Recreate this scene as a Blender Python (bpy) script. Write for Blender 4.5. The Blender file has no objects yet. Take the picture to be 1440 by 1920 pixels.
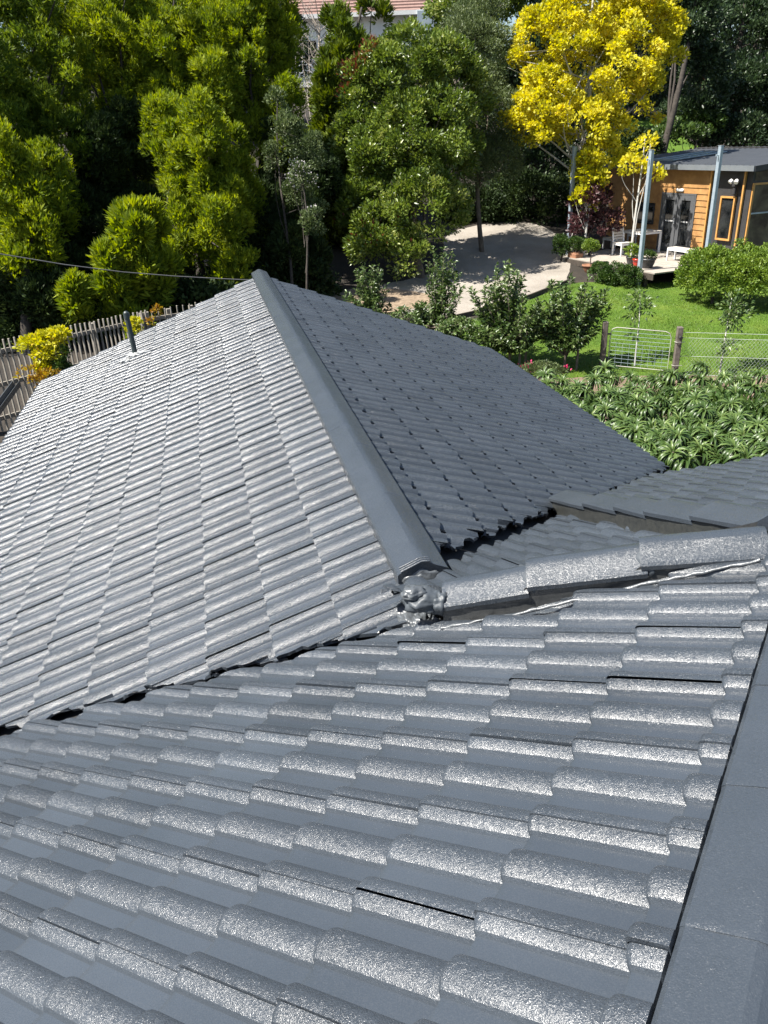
import bpy, bmesh, math, random
import numpy as np
from mathutils import Vector, Matrix
random.seed(11); RNG = np.random.default_rng(7)
SC = bpy.context.scene
COL = SC.collection
PI = math.pi

# ------------------------------------------------------------------ camera, world, sun
Z0 = 5.4                                   # height of the lens above the low end of the garden
FPX = 1460.4                               # focal length in pixels of the 1440x1920 frame
PITCH, ROLL, YAW = 0.44511, -0.0390, 0.20471
def cam_axes():
    cy, sy = math.cos(YAW), math.sin(YAW)
    fw = Vector((sy*math.cos(PITCH), cy*math.cos(PITCH), -math.sin(PITCH)))
    r0 = Vector((cy, -sy, 0)); u0 = r0.cross(fw)
    r = r0*math.cos(ROLL) + u0*math.sin(ROLL)
    u = -r0*math.sin(ROLL) + u0*math.cos(ROLL)
    return r, u, fw
CR, CU, CF = cam_axes()
CAMP = Vector((0, 0, Z0))
cam = bpy.data.cameras.new('camera'); camo = bpy.data.objects.new('camera', cam); COL.objects.link(camo)
cam.sensor_fit = 'VERTICAL'; cam.sensor_height = 36; cam.lens = 36*FPX/1920
cam.clip_start = 0.05; cam.clip_end = 600
camo.matrix_world = Matrix(((CR.x, CU.x, -CF.x, 0), (CR.y, CU.y, -CF.y, 0), (CR.z, CU.z, -CF.z, Z0), (0, 0, 0, 1)))
SC.camera = camo

SUN_AZ, SUN_EL = 182.0, 57.0               # heading the sun stands at (degrees from +X), elevation
w = bpy.data.worlds.new("World"); SC.world = w; w.use_nodes = True
nt = w.node_tree; bg = nt.nodes['Background']
sky = nt.nodes.new('ShaderNodeTexSky'); sky.sky_type = 'NISHITA'; sky.sun_disc = False
sky.sun_elevation = math.radians(SUN_EL); sky.sun_rotation = math.radians(90-SUN_AZ)
nt.links.new(sky.outputs[0], bg.inputs[0]); bg.inputs[1].default_value = 0.058
sl = bpy.data.lights.new('sun', 'SUN'); sl.energy = 4.6; sl.angle = math.radians(0.5); sl.color = (1, .95, .87)
so = bpy.data.objects.new('sun', sl); COL.objects.link(so)
sd = Vector((math.cos(math.radians(SUN_AZ))*math.cos(math.radians(SUN_EL)), math.sin(math.radians(SUN_AZ))*math.cos(math.radians(SUN_EL)), math.sin(math.radians(SUN_EL))))
so.rotation_euler = sd.to_track_quat('Z', 'Y').to_euler(); so.location = sd*40
SC.view_settings.view_transform = 'Standard'; SC.view_settings.look = 'None'
SC.view_settings.exposure = 1.45; SC.view_settings.gamma = 1
SC.cycles.max_bounces = 6; SC.cycles.transparent_max_bounces = 6; SC.cycles.sample_clamp_indirect = 4

# ------------------------------------------------------------------ helpers
def ray(px, py):
    return CR*(px-720) - CU*(py-960) + CF*FPX
def at(px, py, depth):
    """world point seen at photo pixel (px, py), depth metres along the view axis"""
    return CAMP + ray(px, py)*(depth/FPX)
def on_plane(px, py, n, p):
    d = ray(px, py); n = Vector(n); p = Vector(p)
    return CAMP + d*((p-CAMP).dot(n)/d.dot(n))
def pix(P):
    v = Vector(P)-CAMP; z = v.dot(CF)
    return 720+FPX*v.dot(CR)/z, 960-FPX*v.dot(CU)/z, z

def tag(o, label=None, cat=None, group=None, kind=None):
    if label: o['label'] = label
    if cat: o['category'] = cat
    if group: o['group'] = group
    if kind: o['kind'] = kind
    return o
def empty(name, loc=(0, 0, 0), rz=0):
    o = bpy.data.objects.new(name, None); COL.objects.link(o); o.location = loc; o.rotation_euler = (0, 0, rz)
    o.empty_display_size = .2
    return o
def link_mesh(name, me, mat, parent=None, world=True):
    o = bpy.data.objects.new(name, me); COL.objects.link(o)
    for m in (mat if isinstance(mat, (list, tuple)) else [mat]): me.materials.append(m)
    if parent is not None:
        o.parent = parent
        if world:
            M = Matrix.Identity(4); q = parent
            while q is not None:
                M = q.matrix_parent_inverse @ Matrix.LocRotScale(q.location, q.rotation_euler, None) @ M; q = q.parent
            o.matrix_parent_inverse = M.inverted()
    return o
def from_arrays(name, V, F, mat, parent=None, world=True, smooth=False, attrs=None, mat_index=None):
    """V (n,3), F (m,k) with the same k corners for every face, or a list of index lists"""
    me = bpy.data.meshes.new(name)
    if isinstance(F, np.ndarray):
        n, k = F.shape
        me.vertices.add(len(V)); me.vertices.foreach_set('co', np.asarray(V, np.float32).ravel())
        me.loops.add(n*k); me.loops.foreach_set('vertex_index', F.astype(np.int32).ravel())
        me.polygons.add(n)
        me.polygons.foreach_set('loop_start', np.arange(0, n*k, k, dtype=np.int32))
        me.polygons.foreach_set('loop_total', np.full(n, k, np.int32))
        me.update(calc_edges=True); me.validate()
    else:
        me.from_pydata([tuple(v) for v in V], [], F)
    if smooth: me.polygons.foreach_set('use_smooth', np.ones(len(me.polygons), bool))
    for an, av in (attrs or {}).items():
        a = me.attributes.new(an, 'FLOAT', 'POINT'); a.data.foreach_set('value', np.asarray(av, np.float32))
    o = link_mesh(name, me, mat, parent, world)
    if mat_index is not None: me.polygons.foreach_set('material_index', np.asarray(mat_index, np.int32))
    return o

class MB:
    """collects boxes, bars, tubes and lofts; build() links them as one mesh object"""
    def __init__(s): s.v = []; s.f = []; s.sm = []
    def add(s, vs, fs, smooth=False):
        b = len(s.v); s.v += [tuple(v) for v in vs]; s.f += [[b+i for i in f] for f in fs]; s.sm += [smooth]*len(fs)
    def box(s, c, size, X=(1, 0, 0), Y=(0, 1, 0), Z=(0, 0, 1), bev=0.0):
        c = Vector(c); X = Vector(X).normalized(); Y = Vector(Y).normalized(); Z = Vector(Z).normalized()
        a, b, h = size[0]/2, size[1]/2, size[2]/2
        if bev <= 0:
            vs = [c+X*(i*a)+Y*(j*b)+Z*(k*h) for i in (-1, 1) for j in (-1, 1) for k in (-1, 1)]
            s.add(vs, [(0, 1, 3, 2), (4, 6, 7, 5), (0, 4, 5, 1), (2, 3, 7, 6), (0, 2, 6, 4), (1, 5, 7, 3)])
            return
        g = bev; idx = {}; vs = []
        for i in (-1, 1):
            for j in (-1, 1):
                for k in (-1, 1):
                    for ax in range(3):
                        d = [a-g, b-g, h-g]; d[ax] += g
                        idx[(i, j, k, ax)] = len(vs); vs.append(c+X*(i*d[0])+Y*(j*d[1])+Z*(k*d[2]))
        fs = []; S = (-1, 1)
        for sg in S:
            fs.append([idx[(sg, j, k, 0)] for j, k in ((-1, -1), (1, -1), (1, 1), (-1, 1))])
            fs.append([idx[(i, sg, k, 1)] for i, k in ((-1, -1), (1, -1), (1, 1), (-1, 1))])
            fs.append([idx[(i, j, sg, 2)] for i, j in ((-1, -1), (1, -1), (1, 1), (-1, 1))])
        for p in S:
            for q in S:
                fs.append([idx[(p, q, -1, 0)], idx[(p, q, 1, 0)], idx[(p, q, 1, 1)], idx[(p, q, -1, 1)]])
                fs.append([idx[(p, -1, q, 0)], idx[(p, 1, q, 0)], idx[(p, 1, q, 2)], idx[(p, -1, q, 2)]])
                fs.append([idx[(-1, p, q, 1)], idx[(1, p, q, 1)], idx[(1, p, q, 2)], idx[(-1, p, q, 2)]])
                for r in S: fs.append([idx[(p, q, r, 0)], idx[(p, q, r, 1)], idx[(p, q, r, 2)]])
        s.add(vs, fs)
    def bar(s, p, q, wx, wy, up=(0, 0, 1), bev=0.0):
        p = Vector(p); q = Vector(q); d = q-p; L = d.length; d.normalize(); up = Vector(up)
        if abs(d.dot(up)) > .98: up = Vector((0, 1, 0))
        X = d.cross(up).normalized(); Y = X.cross(d).normalized()
        s.box((p+q)/2, (wx, wy, L), X, Y, d, bev)
    def tube(s, pts, radii, n=10, cap=True, smooth=True):
        pts = [Vector(p) for p in pts]
        if not hasattr(radii, '__len__'): radii = [radii]*len(pts)
        rings = []; U = None
        for i, p in enumerate(pts):
            d = (pts[min(i+1, len(pts)-1)]-pts[max(i-1, 0)]).normalized()
            if U is None:
                U = d.cross(Vector((.31, .2, .93))).normalized() if abs(d.z) < .9 else d.cross(Vector((1, 0, 0))).normalized()
            else: U = (U-d*U.dot(d)).normalized()
            W = d.cross(U)
            rings.append([p+(U*math.cos(t)+W*math.sin(t))*radii[i] for t in [2*PI*k/n for k in range(n)]])
        vs = [v for r in rings for v in r]; fs = []
        for i in range(len(rings)-1):
            for k in range(n): fs.append((i*n+k, i*n+(k+1) % n, (i+1)*n+(k+1) % n, (i+1)*n+k))
        s.add(vs, fs, smooth)
        if cap:
            s.add(rings[0], [tuple(range(n))[::-1]]); s.add(rings[-1], [tuple(range(n))])
    def lathe(s, base, prof, n=20, smooth=True):
        base = Vector(base); vs = []; fs = []
        for r, z in prof:
            vs += [base+Vector((r*math.cos(2*PI*k/n), r*math.sin(2*PI*k/n), z)) for k in range(n)]
        for i in range(len(prof)-1):
            for k in range(n): fs.append((i*n+k, i*n+(k+1) % n, (i+1)*n+(k+1) % n, (i+1)*n+k))
        s.add(vs, fs, smooth); s.add(vs[:n], [tuple(range(n))[::-1]]); s.add(vs[-n:], [tuple(range(n))])
    def quad(s, a, b, c, d): s.add([a, b, c, d], [(0, 1, 2, 3)])
    def build(s, name, mat, parent=None, world=True):
        me = bpy.data.meshes.new(name); me.from_pydata(s.v, [], s.f); me.update()
        me.polygons.foreach_set('use_smooth', np.array(s.sm, bool))
        bm = bmesh.new(); bm.from_mesh(me); bmesh.ops.recalc_face_normals(bm, faces=bm.faces); bm.to_mesh(me); bm.free()
        return link_mesh(name, me, mat, parent, world)

# ------------------------------------------------------------------ materials
def newmat(name):
    m = bpy.data.materials.new(name); m.use_nodes = True
    return m, m.node_tree, m.node_tree.nodes['Principled BSDF']
def node(t, typ, **kw):
    n = t.nodes.new(typ)
    for k, v in kw.items(): setattr(n, k, v)
    return n
def noise(t, scale, detail=3, rough=.55, vec=None, dist=0):
    n = node(t, 'ShaderNodeTexNoise'); n.inputs['Scale'].default_value = scale; n.inputs['Detail'].default_value = detail
    n.inputs['Roughness'].default_value = rough; n.inputs['Distortion'].default_value = dist
    if vec is not None: t.links.new(vec, n.inputs['Vector'])
    return n
def ramp(t, fac, stops):
    r = node(t, 'ShaderNodeValToRGB'); e = r.color_ramp.elements
    while len(e) < len(stops): e.new(.5)
    for i, (p, c) in enumerate(stops): e[i].position = p; e[i].color = (*c, 1)
    t.links.new(fac, r.inputs['Fac']); return r
def mth(t, op, a, b=None, c=None):
    n = node(t, 'ShaderNodeMath', operation=op)
    for i, x in enumerate((a, b, c)):
        if x is None: continue
        if isinstance(x, (int, float)): n.inputs[i].default_value = x
        else: t.links.new(x, n.inputs[i])
    return n.outputs[0]
def bump(t, height, strength, dist, normal=None):
    b = node(t, 'ShaderNodeBump'); b.inputs['Distance'].default_value = dist
    if isinstance(strength, (int, float)): b.inputs['Strength'].default_value = strength
    else: t.links.new(strength, b.inputs['Strength'])
    t.links.new(height, b.inputs['Height'])
    if normal is not None: t.links.new(normal, b.inputs['Normal'])
    return b.outputs[0]
def objco(t): return node(t, 'ShaderNodeTexCoord').outputs['Object']
def plain(name, c1, c2, scale=6, rough=.6, metal=0, bs=.15, bd=.004, bscale=60, spec=.5, detail=4):
    m, t, p = newmat(name); co = objco(t)
    r = ramp(t, noise(t, scale, detail, .6, co).outputs[0], [(.3, c1), (.7, c2)])
    t.links.new(r.outputs[0], p.inputs['Base Color']); p.inputs['Roughness'].default_value = rough
    p.inputs['Metallic'].default_value = metal; p.inputs['Specular IOR Level'].default_value = spec
    if bs: t.links.new(bump(t, noise(t, bscale, 4, .6, co).outputs[0], bs, bd), p.inputs['Normal'])
    return m

def roof_paint(name, grit_default=None, spec=.76):
    """slate blue roof membrane over sand-faced concrete tile: smooth in the water channels, gritty on the rolls"""
    m, t, p = newmat(name); co = objco(t)
    big = noise(t, 2.3, 4, .6, co)
    base = ramp(t, big.outputs[0], [(.3, (.035, .043, .053)), (.7, (.044, .053, .065))])
    tn = node(t, 'ShaderNodeAttribute', attribute_name='tone'); hv = node(t, 'ShaderNodeHueSaturation')
    t.links.new(mth(t, 'ADD', tn.outputs['Fac'], 1.0), hv.inputs['Value']); t.links.new(base.outputs[0], hv.inputs['Color']); t.links.new(hv.outputs[0], p.inputs['Base Color'])
    if grit_default is None:
        g = node(t, 'ShaderNodeAttribute', attribute_name='grit').outputs['Fac']
    else:
        g = node(t, 'ShaderNodeValue'); g.outputs[0].default_value = grit_default; g = g.outputs[0]
    patch = noise(t, 9, 3, .6, co)
    gg = mth(t, 'MULTIPLY', g, mth(t, 'ADD', mth(t, 'MULTIPLY', patch.outputs[0], 1.2), .5))
    fine = noise(t, 270, 2, .7, co); coarse = noise(t, 110, 2, .6, co)
    h = mth(t, 'ADD', mth(t, 'MULTIPLY', fine.outputs[0], .8), mth(t, 'MULTIPLY', coarse.outputs[0], .45))
    nb = bump(t, h, gg, .0030)
    def cells(scale, k):                        # sand grains: each cell of the surface tilts its own way
        vo = node(t, 'ShaderNodeTexVoronoi'); vo.inputs['Scale'].default_value = scale; t.links.new(co, vo.inputs['Vector'])
        sb = node(t, 'ShaderNodeVectorMath', operation='SUBTRACT'); t.links.new(vo.outputs['Color'], sb.inputs[0]); sb.inputs[1].default_value = (.5, .5, .5)
        sc = node(t, 'ShaderNodeVectorMath', operation='SCALE'); t.links.new(sb.outputs[0], sc.inputs[0]); t.links.new(mth(t, 'MULTIPLY', gg, k), sc.inputs['Scale']); return sc.outputs[0]
    a1 = node(t, 'ShaderNodeVectorMath', operation='ADD'); t.links.new(nb, a1.inputs[0]); a2 = node(t, 'ShaderNodeVectorMath', operation='ADD'); t.links.new(cells(360, .29), a2.inputs[0]); t.links.new(cells(115, .17), a2.inputs[1]); t.links.new(a2.outputs[0], a1.inputs[1])
    nn = node(t, 'ShaderNodeVectorMath', operation='NORMALIZE'); t.links.new(a1.outputs[0], nn.inputs[0]); t.links.new(nn.outputs[0], p.inputs['Normal'])
    rr = ramp(t, fine.outputs[0], [(.40, (.40,)*3), (.60, (.22,)*3)])
    t.links.new(rr.outputs[0], p.inputs['Roughness'])
    p.inputs['Specular IOR Level'].default_value = spec
    return m
M = {}
M['tile'] = roof_paint('roof_paint_tile')
M['cap'] = roof_paint('roof_paint_cap', .48, .62)
M['dark'] = plain('roof_void', (.012, .012, .013), (.02, .02, .021), 8, .8, bs=0)

# ------------------------------------------------------------------ the tiled roof
HC = 1.79
tM, tF, tG = .3925, .3994, .3727
X0, YE, YN = .7844, 2.920, 12.39
ZM = Z0-HC                                     # height of the main ridge
dF = Vector((math.cos(math.radians(135.68)), math.sin(math.radians(135.68)))); dG = Vector((-.1055, .9944))
E2 = Vector((X0, YE))
def zML(x, y): return ZM+tM*(x-X0)
def zMR(x, y): return ZM-tM*(x-X0)
def zF(x, y): return ZM-.0888-tF*((Vector((x, y))-E2).dot(dF))
def zG(x, y): return Z0+.0440*x-.4149*y-.610
def hit_fn(px, py, fn):
    a = Vector((0, 0, fn(0, 0))); n = Vector((fn(0, 0)-fn(1, 0), fn(0, 0)-fn(0, 1), 1))
    return on_plane(px, py, n, a)

def tile_slope(name, parent, fn, d, U, s_front0, gauge, ncourse, u0, tw, ntile, clips, nu=16, rows='far', notch=False, seed=1, lift=.026, roll=.026, gap_p=.3, dz=0., gk=1.0):
    """real concrete tiles, course by course. d downslope (plan), U across (plan, the side the laps face); s is plan distance along d from the camera's foot, u along U"""
    rng = np.random.default_rng(seed)
    tan = (fn(0, 0)-fn(d.x, d.y)); c = 1/math.sqrt(1+tan*tan)
    S3 = np.array([d.x*c, d.y*c, -tan*c]); U3 = np.array([U.x, U.y, 0.]); N3 = np.cross(S3, U3)
    if N3[2] < 0: N3 = -N3
    O = np.array([0, 0, fn(0, 0)+dz])
    vfr = []
    for cen in (0.0, .5):
        pass
    # profile over one tile: v in 0..1 starts just past a lap, on the flank of a roll
    w_ = .165; start = .03
    vs = np.unique(np.round(np.concatenate([np.linspace(0, 1, nu//2+1), np.linspace(0, w_-start, nu//6+2), np.linspace(.5-start-w_, .5-start+w_, nu//3+3), np.linspace(1-start-w_, 1, nu//5+2)]), 4))
    def prof(v):
        h = np.zeros_like(v); g = np.full_like(v, .21)
        for cen in (-start, .5-start, 1-start):
            x = (v-cen)/w_; k = np.abs(x) < 1
            h[k] = np.maximum(h[k], roll*np.power(1-x[k]**2, .58)); g[k] = np.maximum(g[k], .25+.75*np.power(1-x[k]**2, .5))
        return h+.006*v, g
    ph, pg = prof(vs); pg = pg*gk
    if rows == 'near': tr = np.array([-.12, .03, .3, .6, .88, .95, .982, 1.0]); nose = np.array([0, 0, 0, 0, 0, -.0005, -.0025, -.0085])
    else: tr = np.array([-.12, .1, .55, .95, 1.0]); nose = np.array([0, 0, 0, 0, -.004])
    if notch: tr[0] = .0; tr[3] = .885
    V = []; Fq = []; G = []; TN = []; base = 0; nv = len(vs); nr = len(tr)
    step = gauge*c                                # plan length of a course
    for k in range(ncourse):
        for j in range(ntile):
            tl = lift+rng.normal(0, .0012); sh = rng.normal(0, .0018); su = rng.normal(0, .002); dh = rng.normal(0, .0011); skew = rng.normal(0, .004); tone = rng.normal(0, .07)
            uu = u0+(j+vs)*tw+su
            T = tr[:, None]; sp = (s_front0+(k-1)*step)/c+T*gauge+sh+skew*(vs[None, :]-.5)
            hh = tl*T+ph[None, :]+nose[:, None]+dh-tl*.5-.008
            if rows == 'near':                       # rounded plan corner of each roll's nose
                sp = sp-np.where(T > .93, 1, 0)*(.010*(1-ph[None, :]/roll).clip(0, 1))*(T-.93)/.07
            P = O+sp[..., None]*S3+uu[None, :, None]*U3+hh[..., None]*N3
            fr = P[-1]-N3*(tl+.004)-S3*.004        # foot of the front edge
            P = np.concatenate([P.reshape(-1, 3), fr], 0)
            V.append(P); G.append(np.concatenate([np.tile(pg, nr), pg*.8]))
            R_, C_ = nr+1, nv
            ii, jj = np.meshgrid(np.arange(R_-1), np.arange(C_-1), indexing='ij')
            q = np.stack([ii*C_+jj, ii*C_+jj+1, (ii+1)*C_+jj+1, (ii+1)*C_+jj], -1).reshape(-1, 4)
            if notch:
                keep = ~(((ii >= R_-3) & (vs[jj] > .855)).reshape(-1)); q = q[keep]
            Fq.append(q+base)
            nb = len(P); TN.append(np.full(nb, tone))
            if rng.random() > gap_p:               # close the lap edge; where it stays open the lap shows a dark line
                e = P.reshape(R_, C_, 3)[:nr, -1]; lo = e-N3*.011
                V.append(lo); G.append(np.full(nr, .3)); TN.append(np.full(nr, tone))
                m = np.arange(nr-1)
                Fq.append(np.stack([base+m*C_+C_-1, base+nb+m, base+nb+m+1, base+(m+1)*C_+C_-1], -1))
                nb += nr
            base += nb
    V = np.concatenate(V); Fq = np.concatenate(Fq); G = np.concatenate(G)
    me = bpy.data.meshes.new(name)
    me.vertices.add(len(V)); me.vertices.foreach_set('co', V.astype(np.float32).ravel())
    me.loops.add(len(Fq)*4); me.loops.foreach_set('vertex_index', Fq.astype(np.int32).ravel())
    me.polygons.add(len(Fq)); me.polygons.foreach_set('loop_start', np.arange(0, len(Fq)*4, 4, dtype=np.int32)); me.polygons.foreach_set('loop_total', np.full(len(Fq), 4, np.int32))
    me.update(calc_edges=True)
    a = me.attributes.new('grit', 'FLOAT', 'POINT'); a.data.foreach_set('value', G.astype(np.float32))
    a = me.attributes.new('tone', 'FLOAT', 'POINT'); a.data.foreach_set('value', np.concatenate(TN).astype(np.float32))
    bm = bmesh.new(); bm.from_mesh(me)
    n3 = Vector(N3)
    for A, B, keep, rag in clips:
        A = Vector((*A, 0)); B = Vector((*B, 0)); nn = (B-A).normalized().cross(Vector((0, 0, 1)))
        if (Vector((*keep, 0))-A).dot(nn) > 0: nn = -nn
        r = bmesh.ops.bisect_plane(bm, geom=bm.verts[:]+bm.edges[:]+bm.faces[:], plane_co=A, plane_no=nn, clear_outer=True, dist=1e-5)
        cut = [e for e in r['geom_cut'] if isinstance(e, bmesh.types.BMEdge) and len(e.link_faces) == 1]
        ext = bmesh.ops.extrude_edge_only(bm, edges=cut)
        nvx = [v for v in ext['geom'] if isinstance(v, bmesh.types.BMVert)]
        for v in nvx: v.co -= n3*.016
        if rag:
            tang = (B-A).normalized()
            done = [v for v in r['geom_cut'] if isinstance(v, bmesh.types.BMVert)]+nvx
            for v in done:
                x = v.co.dot(tang)
                v.co -= nn*rag*(.5+.5*math.sin(x*31)+.6*math.sin(x*83+1)+.9*math.sin(x*17+k))*.5+nn*random.uniform(0, rag*.5)
    dead = [v for v in bm.verts if not v.link_faces]
    bmesh.ops.delete(bm, geom=dead, context='VERTS')
    for f in bm.faces: f.smooth = abs(f.normal.dot(n3)) > .55
    for e in bm.edges:
        if len(e.link_faces) == 2: e.smooth = e.calc_face_angle(0) < .7
    bm.to_mesh(me); bm.free()
    return link_mesh(name, me, M['tile'], parent)

house = tag(empty('tiled_house', (0, 6, 0)), 'slate blue concrete tiled house with hip and ridge caps, freshly painted', 'house')

EAVE = 2.0406*HC
V1a, V1b = Vector((.58, 2.68)), Vector((-2.5, 3.858))
V2a, V2b = Vector((1.016, 3.291)), Vector((4.341, 6.585))
C1a, C1b = Vector((.76, 2.60)), Vector((1.80, 2.10))
def par(A, B, off):                               # a line shifted sideways (to its left) by off
    n = (B-A).normalized(); n = Vector((-n.y, n.x)); return (A+n*off, B+n*off)
def cl(L, keep, rag=0.0): return (L[0], L[1], keep, rag)
UF = Vector((-dF.y, dF.x)); UG = Vector((-dG.y, dG.x))
xl = Vector((-1., 0)); yl = Vector((0, -1.))

# west slope of the main wing
tile_slope('roof_slope', house, zML, xl, yl, -X0+.396, .3275*1.0, 11, -12.42, .30, 38,
    [cl(par(V1a, V1b, -.026), (-.5, 8), .02), ((X0-.02, 0), (X0-.02, 20), (-3, 8), 0)], nu=22, seed=3, gk=1.1)
# east slope
tile_slope('roof_slope', house, zMR, Vector((1., 0)), Vector((0, 1.)), X0+.262, .311, 13, 2.0, .301, 35,
    [cl(par(V2a, V2b, .032), (2, 9), .026), ((X0+.02, 0), (X0+.02, 20), (3, 8), 0), ((0, 12.36), (9, 12.36), (2, 9), 0)], nu=20, notch=True, seed=4, gap_p=.0, gk=1.2)
# near wing, the slope the camera stands over
tile_slope('roof_slope', house, zF, dF, UF, 1.042-3*.298, .322, 24, -1.0015-16*.2945, .2945, 22,
    [cl(par(V1a, V1b, .004), (-1, 1), .006), (Vector((.80, 2.62)), Vector((1.84, 2.12)), (0, 1), 0), (dF*.087, dF*.087+UF, dF*1.0, 0)], nu=40, rows='near', seed=5, gap_p=.04)
# hip end between the wings: lower part, and the part past the hip capping
HIP2a, HIP2b = Vector((2.62, 5.0)), Vector((2.47, 2.2))
sG0 = 2.0
tile_slope('roof_slope', house, zG, dG, UG, sG0-.29*3*.924, .29, 15, -5.6+.02, .2945, 19,
    [cl(par(V2a, V2b, -.02), (3, 3), .012), cl((C1a+Vector((.04, .08)), C1b+Vector((.04, .08))), (2, 4)), cl((HIP2a, HIP2b), (1.5, 3))], nu=30, seed=6, rows='near', gap_p=.1)
tile_slope('roof_slope', house, zG, dG, UG, sG0-.29-.29*3*.924, .29, 21, -9.5+.02, .2945, 26,
    [cl(par(V2a, V2b, -.02), (3, 3), .012), cl((HIP2a, HIP2b), (5, 3)), ((0, 6.1), (5, 6.1-.30), (3, 3), 0), ((0, 1.7), (5, 1.7), (3, 4), 0)], nu=18, seed=8, gap_p=.05, dz=.03)

# what lies under the tiles: black sarking and the two valley gutters
def sheet(pts): return MB().quad(*pts)
mb = MB()
def under(fn, poly, dz):
    mb.add([(x, y, fn(x, y)-dz) for x, y in poly], [tuple(range(len(poly)))])
under(zML, [(X0, 2.6), (X0, 12.3), (-2.75, 12.3), (-2.75, 3.95), (.58, 2.72)], .055)
under(zMR, [(X0, 2.95), (X0, 12.3), (X0+EAVE-.1, 12.3), (X0+EAVE-.1, 6.5), (1.0, 3.27)], .06)
under(zF, [(.6, 2.6), (1.8, 2.12), (1.9, 1.9), (-3, -3), (-6, -.2), (-2.5, 3.8)], .05)
under(zG, [(.8, 2.75), (1.8, 2.2), (7.5, 1.7), (7.5, 5.5), (4.3, 6.3), (1.05, 3.2)], .05)
mb.build('sarking', M['dark'], house)
def valley(A, B, f1, f2, dz):
    m = MB(); d = (B-A).normalized(); n = Vector((-d.y, d.x)); N = 14; rows = []
    for i in range(N+1):
        p = A+(B-A)*(i/N); r = []
        for o, up in ((-.34, .06), (-.12, .014), (-.02, 0), (.02, 0), (.12, .014), (.34, .06)):
            q = p+n*o; r.append((q.x, q.y, min(f1(p.x, p.y), f2(p.x, p.y))-dz+up))
        rows.append(r)
    vs = [v for r in rows for v in r]
    m.add(vs, [(i*6+j, i*6+j+1, (i+1)*6+j+1, (i+1)*6+j) for i in range(N) for j in range(5)], True)
    return m.build('valley_gutter', M['dark'], house)
valley(V1a+Vector((.1, -.04)), V1b, zML, zF, .055)
valley(V2a-Vector((.15, .15)), V2b, zMR, zG, .075)

def cap_piece(A, B, wl=.125, wr=.125, rise=.06, skl=.03, skr=.03, s0=1.0, s1=1.0, z0=0., z1=0., par_=house, name='ridge_cap', seed=0, lower_l=0, lower_r=0, mat='cap'):
    """one concrete capping tile from A to B (points on the line of its lower edges, under the apex); left = to the left looking from A to B"""
    rng = random.Random(seed)
    A = Vector(A); B = Vector(B); t = (B-A).normalized(); n = Vector((-t.y, t.x, 0)).normalized(); up = n.cross(t)*-1
    if up.z < 0: up = -up
    prof = [(-wr, -skr-lower_r, 0), (-wr-.002, -lower_r+.006, 0), (-wr+.006, -lower_r+.016, 1), (-wr*.5, rise*.52-lower_r*.5+.008, 1), (-.03, rise-.006, 1), (-.01, rise, 1), (.01, rise, 1), (.03, rise-.006, 1), (wl*.5, rise*.52-lower_l*.5+.008, 1), (wl-.006, -lower_l+.016, 1), (wl+.002, -lower_l+.006, 0), (wl, -skl-lower_l, 0)]
    ks = [0, .02, .06, .3, .6, .94, .98, 1]; rows = []
    L = (B-A).length
    for k in ks:
        s = s0+(s1-s0)*k; z = z0+(z1-z0)*k
        e = -.0012 if k in (0, 1) else 0
        r = []
        for x, y, top in prof:
            j = .0015*rng.uniform(-1, 1)
            r.append(A+t*(L*k)+n*(x*s)+up*(y*(s if y > 0 else 1)+z+(e if top else 0)+j))
        rows.append(r)
    m = MB(); K = len(prof); vs = [v for r in rows for v in r]
    m.add(vs, [(i*K+j, i*K+j+1, (i+1)*K+j+1, (i+1)*K+j) for i in range(len(ks)-1) for j in range(K-1)], True)
    m.add(rows[0], [tuple(range(K))]); m.add(rows[-1], [tuple(range(K))[::-1]])
    o = m.build(name, M[mat], par_)
    for e in o.data.edges: pass
    bm = bmesh.new(); bm.from_mesh(o.data); bmesh.ops.remove_doubles(bm, verts=bm.verts, dist=1e-5)
    for e in bm.edges:
        if len(e.link_faces) == 2: e.smooth = e.calc_face_angle(0) < .30
    bm.to_mesh(o.data); bm.free()
    return o
def mortar(pts, height, thick, name='mortar_bed', lump=.004, seed=0, mat='mortar'):
    """a wall of pointing under capping tiles: pts are its top line (3D), dropping by height(i)"""
    rng = random.Random(seed); m = MB(); rows = []
    for i, p in enumerate(pts):
        p = Vector(p); a = Vector(pts[max(i-1, 0)]); b = Vector(pts[min(i+1, len(pts)-1)]); d = b-a; n = Vector((-d.y, d.x, 0)).normalized()
        h = height[i] if hasattr(height, '__len__') else height
        r = []
        for k in range(6):
            q = k/5; r.append(p-Vector((0, 0, h*q))+n*(thick*(.0+.6*max(0, q-.75)**1.3)+rng.uniform(-lump, lump)))
        rows.append(r)
    vs = [v for r in rows for v in r]
    m.add(vs, [(i*6+j, i*6+j+1, (i+1)*6+j+1, (i+1)*6+j) for i in range(len(rows)-1) for j in range(5)], True)
    return m.build(name, M[mat], house)
M['mortar'] = plain('pointing_paint', (.034, .036, .037), (.06, .062, .062), 22, .3, bs=.35, bd=.006, bscale=45, spec=.6)

# main ridge
n_ = 24; y0r, y1r = 2.95, 12.46
for i in range(n_):
    a = y0r+(y1r-y0r)*i/n_; b = y0r+(y1r-y0r)*(i+1)/n_+.015
    cap_piece((X0, a, ZM+.02), (X0, b, ZM+.02), .118, .118, .06, .035, .035, s0=1.001, s1=.999, z0=.0004, z1=-.0004, seed=i)
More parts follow.
